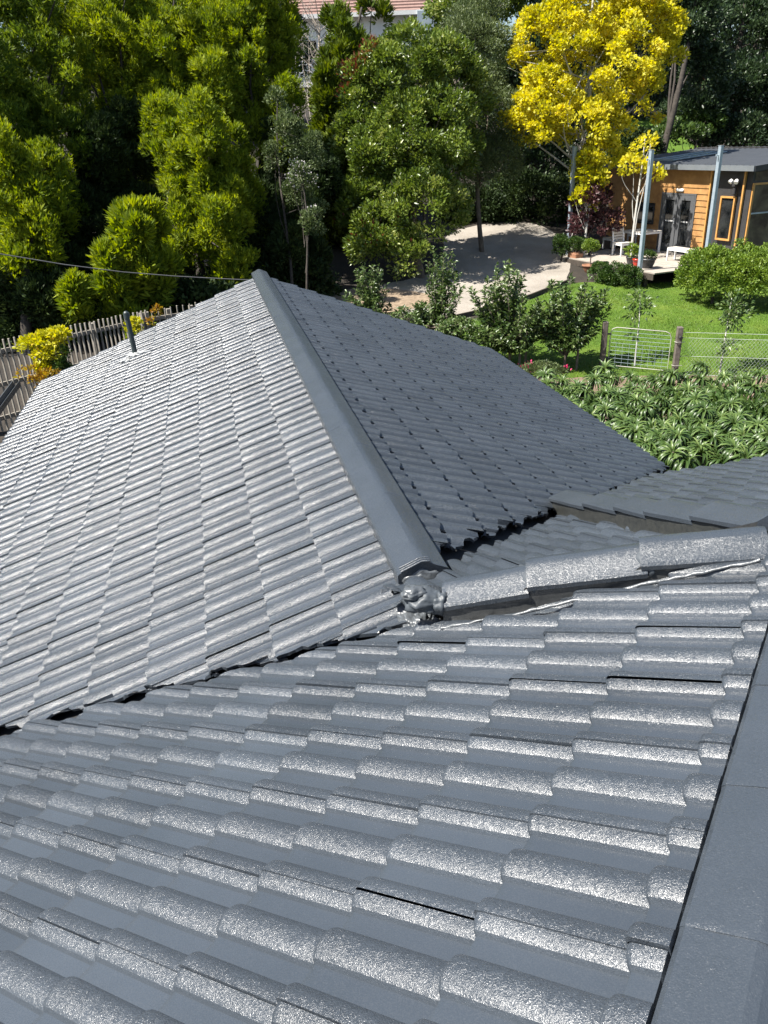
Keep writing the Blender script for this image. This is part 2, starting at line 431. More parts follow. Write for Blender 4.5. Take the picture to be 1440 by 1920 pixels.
# wing ridge: the run of caps at the camera's side
LF = -.052
def pF(s): q = UF*-s+dF*LF; return Vector((q.x, q.y, 0))
zFr = zF((dF*.07).x, (dF*.07).y)+.012
edges = [-1.29, -.9, -.5, -.11, .28, .67, 1.06, 1.45, 1.84, 2.23, 2.62]
for i in range(len(edges)-1):
    a = pF(edges[i]); b = pF(edges[i+1]+.02); a.z = b.z = zFr
    cap_piece(a, b, .13, .13, .055, .045, .05, s0=1.006, s1=.994, z0=.0015, z1=-.0015, seed=50+i)

# the slopes on the camera's own side of the ridges, for anyone standing a step to the right
RJ = 1.74
def zB(x, y): return zG(x, RJ)+.03-.40*(RJ-y)
tile_slope('roof_slope', house, zB, Vector((0., -1.)), Vector((1., 0.)), -RJ+.2, .29, 12, 1.2, .2945, 22, [((0, RJ), (5, RJ), (3, -3), 0), (Vector((1.75, RJ)), Vector((5.2, -1.7)), (6, 1), 0)], nu=16, seed=14, gap_p=0)
def zF2(x, y): return zF(dF.x*LF, dF.y*LF)-tF*(LF-Vector((x, y)).dot(dF))
tile_slope('roof_slope', house, zF2, dF*-1, UF*-1, -LF+.25, .30, 12, -3.2, .2945, 20, [(dF*LF, dF*LF+UF, dF*-2, 0), (Vector((1.75, RJ)), Vector((5.2, -1.7)), (-1, -3), 0)], nu=16, seed=15, gap_p=0)
mb = MB(); under(zB, [(1.7, RJ), (7.5, RJ), (7.5, -2), (5.3, -1.8)], .05); under(zF2, [(1.75, RJ), (5.2, -1.7), (.5, -5.5), (-2.5, -2.5)], .05); mb.build('sarking', M['dark'], house)
for i in range(13):
    xa = 1.95+i*.43; cap_piece((xa, RJ, zG(xa, RJ)+.035), (xa+.45, RJ, zG(xa+.45, RJ)+.035), .125, .125, .06, .06, .06, s0=1.006, s1=.994, seed=300+i)
def lump(name, c, r, mat, parent, seed, amp=.35, sq=(1, 1, 1), sub=4, freq=9):
    bm = bmesh.new(); bmesh.ops.create_icosphere(bm, subdivisions=sub, radius=1)
    from mathutils import noise as mn
    for v in bm.verts:
        d = mn.noise(v.co*freq*.25+Vector((seed*7.3, 0, 0)))*amp+mn.noise(v.co*freq*.6+Vector((0, seed*3.1, 0)))*amp*.55
        co = v.co*(1+d); v.co = Vector((co.x*r*sq[0], co.y*r*sq[1], co.z*r*sq[2]))+Vector(c)
    for f in bm.faces: f.smooth = True
    me = bpy.data.meshes.new(name); bm.to_mesh(me); bm.free()
    return link_mesh(name, me, M[mat], parent)
# ------------------------------------------------------------------ hip cappings between the wings
M['joint'] = plain('joint_paint', (.045, .053, .062), (.06, .07, .08), 20, .5, bs=.3, bscale=60)
def onF(x, y, dz): return Vector((x, y, zF(x, y)+dz))
foot = [(.748, 2.529), (1.03, 2.37), (1.403, 2.204), (1.76, 2.02)]
nC = Vector((.44, .9)).normalized()
CAPE = [(.085, .066), (.100, .032), (.070, -.012)]       # how far each cap's lower edge stands above the tiles at its two ends
for i in range(3):
    a = Vector(foot[i])+nC*.115; b = Vector(foot[i+1])+nC*.115
    za = zF(*foot[i])+CAPE[i][0]; zb = zF(*foot[i+1])+CAPE[i][1]
    tC = (b-a).normalized()*.022
    cap_piece((a.x, a.y, za), (b.x+tC.x, b.y+tC.y, zb), .114, .112, .060, .02, .012, s0=.99, s1=1.02, z0=0, z1=.012, seed=70+i)
    if i < 2:
        lump('joint_mortar', (b.x-nC.x*.02, b.y-nC.y*.02, zb+.02), .075, 'joint', house, 20+i, .12, (.5, 1.3, .62), 3, 6)
# the run of caps down the slope that divides the hip end
n2 = Vector((1., -.05)).normalized()
c2 = [hit_fn(px, py, zG) for px, py in ((1030, 966), (1092, 979), (1150, 990), (1205, 1001), (1290, 1014), (1398, 1030))]
c2 = [Vector((p.x, p.y))+n2*.12 for p in c2]
for i in range(5):
    a, b = c2[i+1], c2[i]
    cap_piece((a.x, a.y, zG(*a)+.088), (b.x, b.y, zG(*b)+.088), .12, .12, .055, .012, .03, s0=.97, s1=1.05, z0=-.004, z1=.02, seed=80+i)
def subdiv(pts, n):
    r = []
    for i in range(len(pts)-1):
        for k in range(n): r.append(Vector(pts[i]).lerp(Vector(pts[i+1]), k/n))
    return r+[Vector(pts[-1])]
top = []
for i in range(3):
    for k in range(8):
        q = Vector(foot[i]).lerp(Vector(foot[i+1]), k/8)+nC*.012; top.append(onF(q.x, q.y, CAPE[i][0]+(CAPE[i][1]-CAPE[i][0])*k/8+.006))
mortar(top[::-1], .12, .05, seed=1, lump=.003)
top = subdiv([(p.x-n2.x*.112, p.y, zG(p.x, p.y)+.09) for p in c2], 6)
mortar(top, .115, .05, seed=2, lump=.003, mat='mortar2') if False else None
M['mortar2'] = plain('pointing_olive', (.022, .024, .0235), (.040, .041, .037), 30, .4, bs=.4, bd=.006, bscale=60, spec=.5)
mortar(top[::-1], .115, .05, seed=2, lump=.003, mat='mortar2')
top = [(f[0]+nC.x*.2, f[1]+nC.y*.2, zF(*f)+.045) for f in foot]
mortar(subdiv(top, 8), .35, .03, seed=3)
M['membrane'] = plain('wet_membrane', (.06, .067, .074), (.10, .11, .118), 9, .36, bs=.5, bd=.012, bscale=26, spec=.8)
# the bead of wet paint that has run along the foot of the hip pointing
rb = random.Random(12); pts = []; rd = []
for i in range(len(foot)-1):
    for k in range(14):
        q = Vector(foot[i]).lerp(Vector(foot[i+1]), k/14)-nC*(.038+rb.uniform(-.004, .004)); pts.append(onF(q.x, q.y, .016+rb.uniform(-.003, .004))); rd.append(rb.uniform(.004, .009))
m = MB(); m.tube(pts, rd, 8); m.build('paint_bead', M['membrane'], house)
# bedding under both edges of the main ridge and along the wing ridge
for sx in (-1, 1):
    pts = [(X0+sx*.109, y, ZM+.0+random.uniform(-.003, .003)) for y in np.arange(2.98, 12.4, .1)]
    mortar(pts if sx > 0 else pts[::-1], .075, .02, seed=4+sx, lump=.003)
pts = []
for s in np.arange(-1.3, 2.7, .1):
    p = pF(s)+Vector((dF.x, dF.y, 0))*.118; pts.append((p.x, p.y, zFr-.036))
mortar(pts, .06, .02, seed=9, lump=.002)
# lumpy membrane patch where the main ridge dies into the near wing
P = Vector((.70, 2.70, ZM-.085))
lump('membrane_patch', P, .10, 'membrane', house, 1, .42, (.85, 1.25, .72), 5, 11)
lump('membrane_patch', P+Vector((.06, -.08, -.035)), .06, 'membrane', house, 2, .6, (.9, 1.1, .7), 4, 9)
lump('membrane_patch', P+Vector((-.03, .10, -.005)), .055, 'membrane', house, 5, .5, (1, 1, .8), 4, 9)
lump('mortar_plug', (.78, 2.78, ZM-.09), .09, 'mortar', house, 9, .3, (1.2, .8, .8), 4, 8)
for px, py, dd, rr_, mt_, sq_, sd_ in ((796, 1124, 3.16, .070, 'joint', (1.2, .9, .7), 12), (826, 1132, 3.14, .048, 'joint', (.9, .9, 1.0), 13), (776, 1112, 3.14, .04, 'membrane', (1.3, 1, .7), 14)):
    q = at(px, py, dd); lump('membrane_patch', q, rr_, mt_, house, sd_, .28, sq_, 4, 7)
# mortar closing the near end of the main ridge, with the ribbed lip of the last cap
m = MB()
for k in range(3): m.tube([(X0-.105, 2.952+.017*k, ZM+.044), (X0-.055, 2.95+.017*k, ZM+.066), (X0-.01, 2.95+.017*k, ZM+.085), (X0+.03, 2.95+.017*k, ZM+.082)], .006, 8)
m.build('cap_rib', M['cap'], house)
lump('mortar_plug', (X0, 2.955, ZM-.02), .075, 'membrane', house, 8, .25, (1.35, .35, .8), 4, 8)
# far gable: verge trim, barge boards, eaves gutters, walls
M['barge'] = plain('barge_paint', (.05, .055, .06), (.07, .075, .08), 5, .45)
M['wall'] = plain('rendered_wall', (.50, .47, .42), (.58, .55, .5), 3, .85, bs=.3)
for fn, sx in ((zML, -1), (zMR, 1)):
    m = MB(); xe = X0+sx*EAVE
    a = Vector((X0+sx*.05, 12.37, fn(X0+sx*.05, 0)-.10)); b = Vector((xe-sx*.05, 12.37, fn(xe, 0)-.10)); m.bar(a, b, .19, .03) ; m.build('barge_board', M['barge'], house)
def gutter(a, b, out):
    m = MB(); a = Vector(a); b = Vector(b); o = Vector(out)
    prof = [(0, 0), (0, -.09), (.10, -.09), (.115, -.02), (.115, 0), (.102, 0), (.098, -.02), (.092, -.078), (.008, -.078), (.006, 0)]
    vs = [p+o*x+Vector((0, 0, z)) for p in (a, b) for x, z in prof]; K = len(prof)
    m.add(vs, [(i, (i+1) % K, K+(i+1) % K, K+i) for i in range(K)]); m.add(vs[:K], [tuple(range(K))]); m.add(vs[K:], [tuple(range(K))[::-1]])
    return m.build('gutter', M['barge'], house)
zE = zMR(X0+EAVE, 0)-.03
gutter((X0+EAVE-.12, 6.75, zE+.02), (X0+EAVE-.12, 12.34, zE+.02), (1, 0, 0))
gutter((X0-EAVE-.2, 4.2, zE+.06), (X0-EAVE-.2, 12.9, zE+.06), (-1, 0, 0))
m = MB()
xa, xb = X0-EAVE+.35, X0+EAVE-.45
m.box(((xa+xb)/2, 7.5, zE/2-.4), (xb-xa, 9.2, zE-.1)); m.add([(xa, 12.1, zE-.45), (xb, 12.1, zE-.45), (X0, 12.1, ZM-.15)], [(0, 1, 2)])
m.box((5.5, 3.6, zE/2-.4), (6.0, 4.0, zE-.1)); m.box((-1.6, -.6, zE/2-.4), (5.2, 5.0, zE-.2))
m.build('wall', M['wall'], house)
# vent pipe with its flashing
M['pipe'] = plain('vent_pipe_paint', (.03, .045, .045), (.045, .06, .06), 12, .4)
m = MB(); b = Vector((-1.077, 10.953, zML(-1.077, 0)-.05)); t_ = b+Vector((-.03, 0, .62))
m.tube([b, t_], .033, 14); m.tube([t_-Vector((0, 0, .06)), t_+Vector((0, 0, .012))], .039, 14); m.tube([t_+Vector((0, 0, .012)), t_+Vector((0, 0, .03))], [.034, .02], 14)
vp = m.build('vent_pipe', M['pipe'], house)
rr = random.Random(5)
M['flash'] = plain('flashing_putty', (.30, .31, .31), (.42, .43, .43), 20, .4, bs=.5, bd=.008, bscale=50)
fl = lump('flashing', (b.x, b.y, b.z+.06), .07, 'flash', vp, 3, .6, (1.5, 1.2, .45), 4, 10)
fl2 = lump('flashing', (b.x+.10, b.y-.10, b.z+.105), .05, 'flash', vp, 4, .7, (1.8, 1.0, .5), 4, 10)
fl3 = lump('flashing', (b.x-.13, b.y-.05, b.z+.005), .05, 'flash', vp, 6, .7, (1.5, 1.2, .5), 4, 10)

lump('mortar_plug', (1.98, 1.93, zG(1.98, 1.93)+.02), .17, 'joint', house, 31, .2, (1.2, 1.1, .55), 4, 7)
lump('mortar_plug', (2.25, 2.08, zG(2.25, 2.08)+.0), .15, 'joint', house, 32, .2, (1.5, 1.0, .45), 4, 7)
# ------------------------------------------------------------------ the ground
GY = [(-60, -5.4), (14, -5.2), (16, -5.0), (22.5, -4.45), (27, -4.1), (34, -3.0), (50, 1.2), (70, 5), (160, 15)]
def gz(y): return Z0+float(np.interp(y, [a for a, b in GY], [b for a, b in GY]))
def ground_at(px, py):
    d = ray(px, py); k = 4/FPX
    while k < 150/FPX:
        P = CAMP+d*k
        if P.y > 3 and P.z < gz(P.y): return P
        k += .02/FPX
    return P
def draped(name, poly, mat, off, parent=None, cell=None):
    bm = bmesh.new(); vs = [bm.verts.new((x, y, 0)) for x, y in poly]; bm.faces.new(vs)
    for yb, _ in GY:
        bmesh.ops.bisect_plane(bm, geom=bm.verts[:]+bm.edges[:]+bm.faces[:], plane_co=(0, yb, 0), plane_no=(0, 1, 0))
    for v in bm.verts: v.co.z = gz(v.co.y)+off
    for f in bm.faces:
        if f.normal.z < 0: f.normal_flip()
    me = bpy.data.meshes.new(name); bm.to_mesh(me); bm.free()
    return link_mesh(name, me, mat, parent)
def smooth_poly(pts, n=6, wob=.0, seed=0):
    rng = random.Random(seed); r = []; N = len(pts)
    P = [Vector(p) for p in pts]
    for i in range(N):
        a, b, c, d = P[i-1], P[i], P[(i+1) % N], P[(i+2) % N]
        for k in range(n):
            t = k/n; q = .5*((2*b)+(c-a)*t+(2*a-5*b+4*c-d)*t*t+(3*b-a-3*c+d)*t*t*t)
            r.append((q.x+rng.uniform(-wob, wob), q.y+rng.uniform(-wob, wob)))
    return r
def soil_mat():
    m, t, p = newmat('shade_dark_litter_soil'); co = objco(t)
    r = ramp(t, noise(t, 1.6, 6, .65, co).outputs[0], [(.3, (.012, .010, .007)), (.55, (.026, .02, .014)), (.75, (.05, .038, .026))])  # litter colour darkened to carry the shade under the trees
    t.links.new(r.outputs[0], p.inputs['Base Color']); p.inputs['Roughness'].default_value = .9
    t.links.new(bump(t, noise(t, 14, 5, .7, co).outputs[0], .6, .05), p.inputs['Normal']); return m
def gravel_mat():
    m, t, p = newmat('pale_gravel'); co = objco(t)
    a = ramp(t, noise(t, .8, 5, .6, co).outputs[0], [(.3, (.25, .225, .195)), (.7, (.37, .34, .30))])
    b = ramp(t, noise(t, 45, 3, .7, co).outputs[0], [(.35, (.55, .54, .52)), (.65, (1.1, 1.08, 1.05))])
    mx = node(t, 'ShaderNodeMix', data_type='RGBA', blend_type='MULTIPLY'); mx.inputs[0].default_value = .8
    t.links.new(a.outputs[0], mx.inputs[6]); t.links.new(b.outputs[0], mx.inputs[7]); t.links.new(mx.outputs[2], p.inputs['Base Color'])
    p.inputs['Roughness'].default_value = .9; t.links.new(bump(t, noise(t, 60, 3, .7, co).outputs[0], .5, .02), p.inputs['Normal']); return m
def lawn_mat(name='lawn_turf', k=1.0):
    m, t, p = newmat(name); co = objco(t)
    a = ramp(t, noise(t, 1.1, 5, .62, co).outputs[0], [(.28, (.055*k, .112*k, .011*k)), (.5, (.085*k, .155*k, .014*k)), (.72, (.13*k, .185*k, .024*k))])
    b = ramp(t, noise(t, 22, 4, .75, co).outputs[0], [(.3, (.45, .5, .45)), (.62, (1.1, 1.1, 1.05))])
    mx = node(t, 'ShaderNodeMix', data_type='RGBA', blend_type='MULTIPLY'); mx.inputs[0].default_value = .85
    t.links.new(a.outputs[0], mx.inputs[6]); t.links.new(b.outputs[0], mx.inputs[7]); t.links.new(mx.outputs[2], p.inputs['Base Color'])
    p.inputs['Roughness'].default_value = .75; p.inputs['Specular IOR Level'].default_value = .25
    t.links.new(bump(t, noise(t, 30, 4, .7, co).outputs[0], .8, .05), p.inputs['Normal']); return m
M['soil'] = soil_mat(); M['gravel'] = gravel_mat(); M['lawn'] = lawn_mat()
draped('ground', [(-90, -60), (140, -60), (140, 160), (-90, 160)], M['soil'], 0).__setitem__('kind', 'structure')
lawn_poly = smooth_poly([(5.6, 17.6), (6.2, 20.2), (7.4, 21.0), (9.4, 22.3), (11.4, 23.7), (12.6, 23.4), (13.5, 23.0), (15.2, 22.8), (19, 21.6), (24, 19), (23, 14.2), (15, 14.4), (10, 15.2), (7, 16.2)], 6)
draped('lawn', lawn_poly, M['lawn'], .012)['kind'] = 'structure'
gravel_poly = smooth_poly([(5.2, 22.3), (7.1, 21.3), (9.3, 22.4), (11.0, 23.7), (11.6, 24.6), (12.3, 26.0), (13.2, 28.0), (13.6, 31.4), (12.2, 32.4), (9.7, 31.4), (8.7, 29.2), (7.6, 26.6), (5.6, 25.4), (4.2, 25.0), (3.2, 24.3)], 6, .05, 3)
draped('gravel_drive', gravel_poly, M['gravel'], .016)['kind'] = 'structure'
M['lawn2'] = lawn_mat('far_turf', 1.0)
draped('hill_lawn', [(24.4, 41), (26.9, 41), (27.4, 48), (24.9, 48)], M['lawn2'], .02)['kind'] = 'structure'
M['sandbed'] = plain('bark_chip_bed', (.14, .10, .065), (.29, .22, .15), 7, .9, bs=.6, bd=.03, bscale=30)
draped('bark_bed', smooth_poly([(2.6, 23.2), (4.6, 22.2), (6.0, 22.4), (6.6, 23.6), (5.4, 24.8), (3.4, 24.9)], 5, .05, 5), M['sandbed'], .022)['kind'] = 'structure'
draped('soil_bed', smooth_poly([(4.6, 15.6), (7, 15.9), (9.4, 15.55), (11.2, 15.1), (14, 14.2), (14, 13), (8, 13), (4.4, 13.6)], 5, .05, 6), plain('garden_soil', (.10, .07, .045), (.20, .145, .10), 6, .9, bs=.6, bd=.04, bscale=18), .03)['kind'] = 'structure'
M['timber_dark'] = plain('weathered_dark_timber', (.035, .028, .022), (.07, .055, .042), 9, .8, bs=.4)
m = MB(); ed = [(6.0, 20.75), (7.3, 21.25), (9.4, 22.42), (11.2, 23.75)]
for a, b in zip(ed, ed[1:]):
    m.bar((a[0], a[1], gz(a[1])+.05), (b[0], b[1], gz(b[1])+.05), .05, .16)
tag(m.build('path_edging', M['timber_dark']), 'low dark timber edging between the gravel and the lawn', 'edging')
# grass blades over the lawn
def in_poly(x, y, poly):
    c = np.zeros(len(x), bool); j = len(poly)-1
    for i in range(len(poly)):
        xi, yi = poly[i]; xj, yj = poly[j]
        k = ((yi > y) != (yj > y)) & (x < (xj-xi)*(y-yi)/(yj-yi+1e-12)+xi); c ^= k; j = i
    return c
n = 90000; gx = RNG.uniform(5, 22, n); gy = RNG.uniform(14, 24, n); k = in_poly(gx, gy, lawn_poly); gx, gy = gx[k], gy[k]; n = len(gx)
gzz = np.interp(gy, [a for a, b in GY], [b for a, b in GY])+Z0+.008
hh = RNG.uniform(.02, .055, n)*(1+.7*(np.sin(gx*1.7)*np.sin(gy*2.1)+.3)); aa = RNG.uniform(0, 2*PI, n); ln = RNG.uniform(.2, 1.0, n)*hh; ww = RNG.uniform(.004, .009, n)
b0 = np.stack([gx-np.sin(aa)*ww, gy+np.cos(aa)*ww, gzz], 1); b1 = np.stack([gx+np.sin(aa)*ww, gy-np.cos(aa)*ww, gzz], 1); tp = np.stack([gx+np.cos(aa)*ln, gy+np.sin(aa)*ln, gzz+hh], 1)
V = np.stack([b0, b1, tp], 1).reshape(-1, 3); Fg = np.arange(3*n).reshape(n, 3)

def leaf_mat(name, stops, rough=.45, trans=.3, spec=.4, tcol=None):
    """stops: colours over a per-leaf random value"""
    m, t, p = newmat(name); a = node(t, 'ShaderNodeAttribute', attribute_name='var')
    r = ramp(t, a.outputs['Fac'], stops); t.links.new(r.outputs[0], p.inputs['Base Color'])
    p.inputs['Roughness'].default_value = rough; p.inputs['Specular IOR Level'].default_value = spec
    tr = node(t, 'ShaderNodeBsdfTranslucent')
    hs = node(t, 'ShaderNodeHueSaturation'); hs.inputs['Value'].default_value = 1.35; hs.inputs['Saturation'].default_value = 1.1; hs.inputs['Hue'].default_value = .49
    t.links.new(r.outputs[0], hs.inputs['Color']); t.links.new(hs.outputs[0], tr.inputs['Color'])
    mx = node(t, 'ShaderNodeMixShader'); mx.inputs[0].default_value = trans
    t.links.new(p.outputs[0], mx.inputs[1]); t.links.new(tr.outputs[0], mx.inputs[2]); t.links.new(mx.outputs[0], t.nodes['Material Output'].inputs['Surface'])
    return m
M['blade'] = leaf_mat('grass_blade', [(0, (.055, .108, .01)), (.6, (.09, .165, .015)), (1, (.18, .23, .045))], .5, .3, .3)
tag(from_arrays('grass', V, Fg, M['blade'], attrs={'var': np.repeat(RNG.random(n), 3)}), 'short bright green grass of the lawn', 'grass', kind='stuff')

# ------------------------------------------------------------------ garden studio
M['cedar'] = plain('cedar_board', (.25, .125, .042), (.42, .23, .085), 3.2, .55, bs=.2, bscale=30)
M['cedar_trim'] = plain('cedar_trim', (.44, .22, .06), (.55, .29, .09), 5, .5, bs=.1)
M['charcoal'] = plain('charcoal_panel', (.028, .028, .030), (.042, .041, .043), 4, .6, bs=.2)
M['door_grey'] = plain('grey_door_paint', (.085, .088, .094), (.10, .104, .11), 6, .4, bs=0)
M['roof_metal'] = plain('charcoal_metal_roof', (.042, .046, .052), (.055, .06, .066), 3, .5, bs=.05)
M['fascia'] = plain('grey_fascia', (.13, .145, .16), (.16, .175, .19), 4, .4, bs=0)
M['white'] = plain('white_paint', (.70, .71, .71), (.80, .80, .79), 8, .45, bs=0)
M['steel'] = plain('galvanised_steel', (.30, .37, .43), (.40, .47, .53), 7, .4, metal=.3, bs=.05)
def glass_mat(name, c1, c2, sc):
    m, t, p = newmat(name); co = objco(t)
    r = ramp(t, noise(t, sc, 4, .6, co, .6).outputs[0], [(.35, c1), (.68, c2)])
    t.links.new(r.outputs[0], p.inputs['Base Color']); p.inputs['Roughness'].default_value = .04; p.inputs['Specular IOR Level'].default_value = .7
    return m
M['glass'] = glass_mat('dark_glass', (.006, .007, .008), (.03, .032, .033), 2.5)
M['glass_room'] = glass_mat('room_glass', (.03, .028, .02), (.17, .15, .10), 1.6)
ud = Vector((.196, -.98, 0)).normalized(); wn = Vector((-ud.y, ud.x, 0))*-1          # along the front wall; its outward normal
if wn.x > 0: wn = -wn
inn = -wn
D0 = at(1272, 420, 27.3)
studio = tag(empty('garden_studio', (D0.x, D0.y, 0)), 'timber and charcoal garden studio with grey double doors and metal roof', 'studio')
def wl(px, py, off=0.0): return on_plane(px, py, wn, D0+wn*off)
def r7(a, b): return (1100+a*340/1440, 240+b*340/1440)
def uz(px, py, off=0.0):
    P = wl(px, py, off)-D0; return P.dot(ud), P.z+D0.z
def wall_pt(u, z, off=0.0): p = D0+ud*u+wn*off; return Vector((p.x, p.y, z))
zdeck = uz(*r7(690, 985))[1]
uL = uz(*r7(185, 500))[0]; uB = uz(*r7(985, 500))[0]; uC = uz(*r7(1300, 500))[0]
zEv = uz(*r7(940, 330))[1]

def pbox(u0, u1, z0, z1, o0, o1, bev=0.0, mb=None):
    mb = mb or MB(); mb.box(wall_pt((u0+u1)/2, (z0+z1)/2, (o0+o1)/2), (u1-u0, abs(o1-o0), z1-z0), ud, wn, (0, 0, 1), bev); return mb
DEEP = 4.6
# door and window openings on the front wall
dl, dt = uz(*r7(618, 522)); dr = uz(*r7(872, 530))[0]; db = uz(*r7(690, 975))[1]; db = zdeck+.03
w1l = uz(*r7(400, 680))[0]; w1r = uz(*r7(535, 680))[0]; w1b = uz(*r7(460, 740))[1]; w1t = uz(*r7(460, 620))[1]
nl, ntz = uz(*r7(1078, 540)); nr_ = uz(*r7(1192, 545))[0]; nbz = uz(*r7(1130, 895))[1]
# body of the building
m = MB(); zb = zdeck-.5
m.box(wall_pt((uL+uC)/2, (zb+zEv)/2, -DEEP/2-.03), (uC-uL, DEEP, zEv-zb), ud, wn)
m.build('wall', M['charcoal'], studio)
m = MB(); nb = 15; zh0 = zdeck-.12; hb = (zEv-zh0)/nb           # weatherboards, butted round the openings
for i in range(nb):
    za, zb2 = zh0+i*hb, zh0+(i+1)*hb
    cuts = [(uL, uB-.03)]
    for a, b, lo, hi in ((dl-.06, dr+.06, db, dt+.05), (w1l-.05, w1r+.05, w1b-.05, w1t+.05)):
        if za < hi-.03 and zb2 > lo+.03:
            nc = []
            for c0, c1 in cuts:
                if a > c0 and a < c1: nc.append((c0, a))
                if b > c0 and b < c1: nc.append((b, c1))
                if a >= c1 or b <= c0: nc.append((c0, c1))
            cuts = nc
    for c0, c1 in cuts:
        pts = [wall_pt(c0, za, .040), wall_pt(c1, za, .040), wall_pt(c1, zb2+.012, .014), wall_pt(c0, zb2+.012, .014), wall_pt(c0, za, 0), wall_pt(c1, za, 0), wall_pt(c1, zb2+.012, 0), wall_pt(c0, zb2+.012, 0)]
        m.add(pts, [(0, 1, 2, 3), (0, 4, 5, 1), (0, 3, 7, 4), (1, 5, 6, 2)])
m.build('cladding', M['cedar'], studio)
for uu, ww_ in ((uB, .05), (uz(*r7(1232, 620))[0], .06)):
    pbox(uu-ww_/2, uu+ww_/2, zdeck-.2, zEv-.005, 0, .06).build('corner_trim', M['cedar_trim'], studio)
# doors
for k in range(2):
    a = dl+k*(dr-dl)/2+.012; b = dl+(k+1)*(dr-dl)/2-.012
    m = MB(); st = .16
    pbox(a, a+st, db, dt, .005, .055, .004, m); pbox(b-st, b, db, dt, .005, .055, .004, m); pbox(a+st, b-st, db, db+.24, .005, .055, 0, m); pbox(a+st, b-st, dt-.17, dt, .005, .055, 0, m)
    dd = m.build('door', M['door_grey'], studio)
    pbox(a+st, b-st, db+.24, dt-.17, .018, .026).build('pane', M['glass'], dd)
    m = MB()
    vs = []; fs = []
    for q in range(12):
        u = a+st+.05+q*.033; hgt = .045 if q % 2 == 0 else .006
        vs += [wall_pt(u, db+.98, .029), wall_pt(u, db+.986, .029), wall_pt(u, db+.98+hgt, .029), wall_pt(u+.033, db+.98, .029), wall_pt(u+.033, db+.986, .029), wall_pt(u+.033, db+.98+hgt, .029)]
        fs += [(6*q, 6*q+3, 6*q+4, 6*q+1)]+([(6*q+1, 6*q+4, 6*q+5, 6*q+2)] if q % 2 == 0 else [])
    bmx = bmesh.new(); bv = [bmx.verts.new(v) for v in vs]
    for f in fs: bmx.faces.new([bv[i] for i in f])
    bmesh.ops.remove_doubles(bmx, verts=bmx.verts, dist=1e-4); mex = bpy.data.meshes.new('dot_print'); bmx.to_mesh(mex); bmx.free(); link_mesh('dot_print', mex, M['white'], dd)
    if k == 0:
        m = MB(); pbox(b-.10, b-.06, db+.92, db+1.10, .056, .066, 0, m); m.tube([wall_pt(b-.08, db+1.02, .06), wall_pt(b-.08, db+1.02, .11), wall_pt(b-.20, db+1.02, .11)], .011, 8)
        m.build('handle', M['white'], dd)
m = MB(); pbox(dl-.06, dl, db, dt+.05, 0, .06, 0, m); pbox(dr, dr+.06, db, dt+.05, 0, .06, 0, m); pbox(dl, dr, dt, dt+.05, 0, .06, 0, m); m.build('door_frame', M['door_grey'], studio)
def window(l, r, b, t, fm, gm, fw, off=.0):
    m = MB(); pbox(l-fw, l, b-fw, t+fw, off, off+.07, 0, m); pbox(r, r+fw, b-fw, t+fw, off, off+.07, 0, m); pbox(l, r, t, t+fw, off, off+.07, 0, m); pbox(l, r, b-fw, b, off, off+.07, 0, m)
    wo = m.build('window', M[fm], studio); pbox(l, r, b, t, off+.012, off+.024).build('pane', M[gm], wo); return wo
window(nl+.05, nr_-.05, nbz+.05, ntz-.05, 'cedar_trim', 'glass', .055)
window(w1l, w1r, w1b, w1t, 'charcoal', 'glass', .05)
lz = uz(*r7(752, 493)); m = MB(); c = wall_pt(lz[0], lz[1], .06)
m.tube([c-ud*.17, c-ud*.12, c+ud*.12, c+ud*.17], [.03, .055, .055, .03], 12); m.build('wall_light', M['white'], studio)
fz = uz(*r7(1200, 440)); c = wall_pt(*fz, .10); m = MB()
for q in (-1, 1): m.tube([c+ud*(.09*q)+Vector((0, 0, .05)), c+ud*(.11*q)+wn*.07+Vector((0, 0, .08)), c+ud*(.12*q)+wn*.12+Vector((0, 0, .03))], [.035, .065, .07], 10)
fl_ = m.build('flood_light', M['white'], studio)
m = MB(); m.box(c-Vector((0, 0, .02)), (.12, .16, .12), ud, wn); m.box(c-Vector((0, 0, .22)), (.11, .10, .22), ud, wn, bev=.02); m.build('sensor', M['charcoal'], fl_)
# roof: one shallow pitch rising to the back, overhanging all round
RIS = .38
def rf(u, v, dz=0): p = D0+ud*u+inn*v; return Vector((p.x, p.y, zEv+.13+(v+.25)/(DEEP+.5)*RIS+dz))
u0, u1 = uL-.3, uC+.30
m = MB(); nrib = 28
vs = []; 
for i in range(nrib*4+1):
    u = u0+(u1-u0)*i/(nrib*4); h = .022 if i % 4 == 1 else 0
    vs += [rf(u, -.28, h+.02), rf(u, DEEP+.25, h+.02)]
m.add(vs, [(2*i, 2*i+2, 2*i+3, 2*i+1) for i in range(nrib*4)])
m.add([rf(u0, -.27, .012), rf(u1, -.27, .012), rf(u1, DEEP+.24, .012), rf(u0, DEEP+.24, .012), rf(u0, -.27, -.09), rf(u1, -.27, -.09), rf(u1, DEEP+.24, -.09), rf(u0, DEEP+.24, -.09)], [(4, 5, 6, 7), (2, 3, 7, 6), (0, 3, 7, 4), (1, 2, 6, 5)])
ro = m.build('roof', M['roof_metal'], studio)
m = MB(); m.bar(rf(u0, -.30, -.05), rf(u1, -.30, -.05), .05, .16); m.build('gutter', M['fascia'], studio)
m = MB(); m.bar(rf(u1+.01, -.28, -.06), rf(u1+.01, DEEP+.25, -.06), .03, .16); m.bar(rf(u0, DEEP*.97, .05), rf(u1, DEEP*.97, .05), .26, .03); m.build('roof_trim', M['charcoal'], studio)
m = MB()
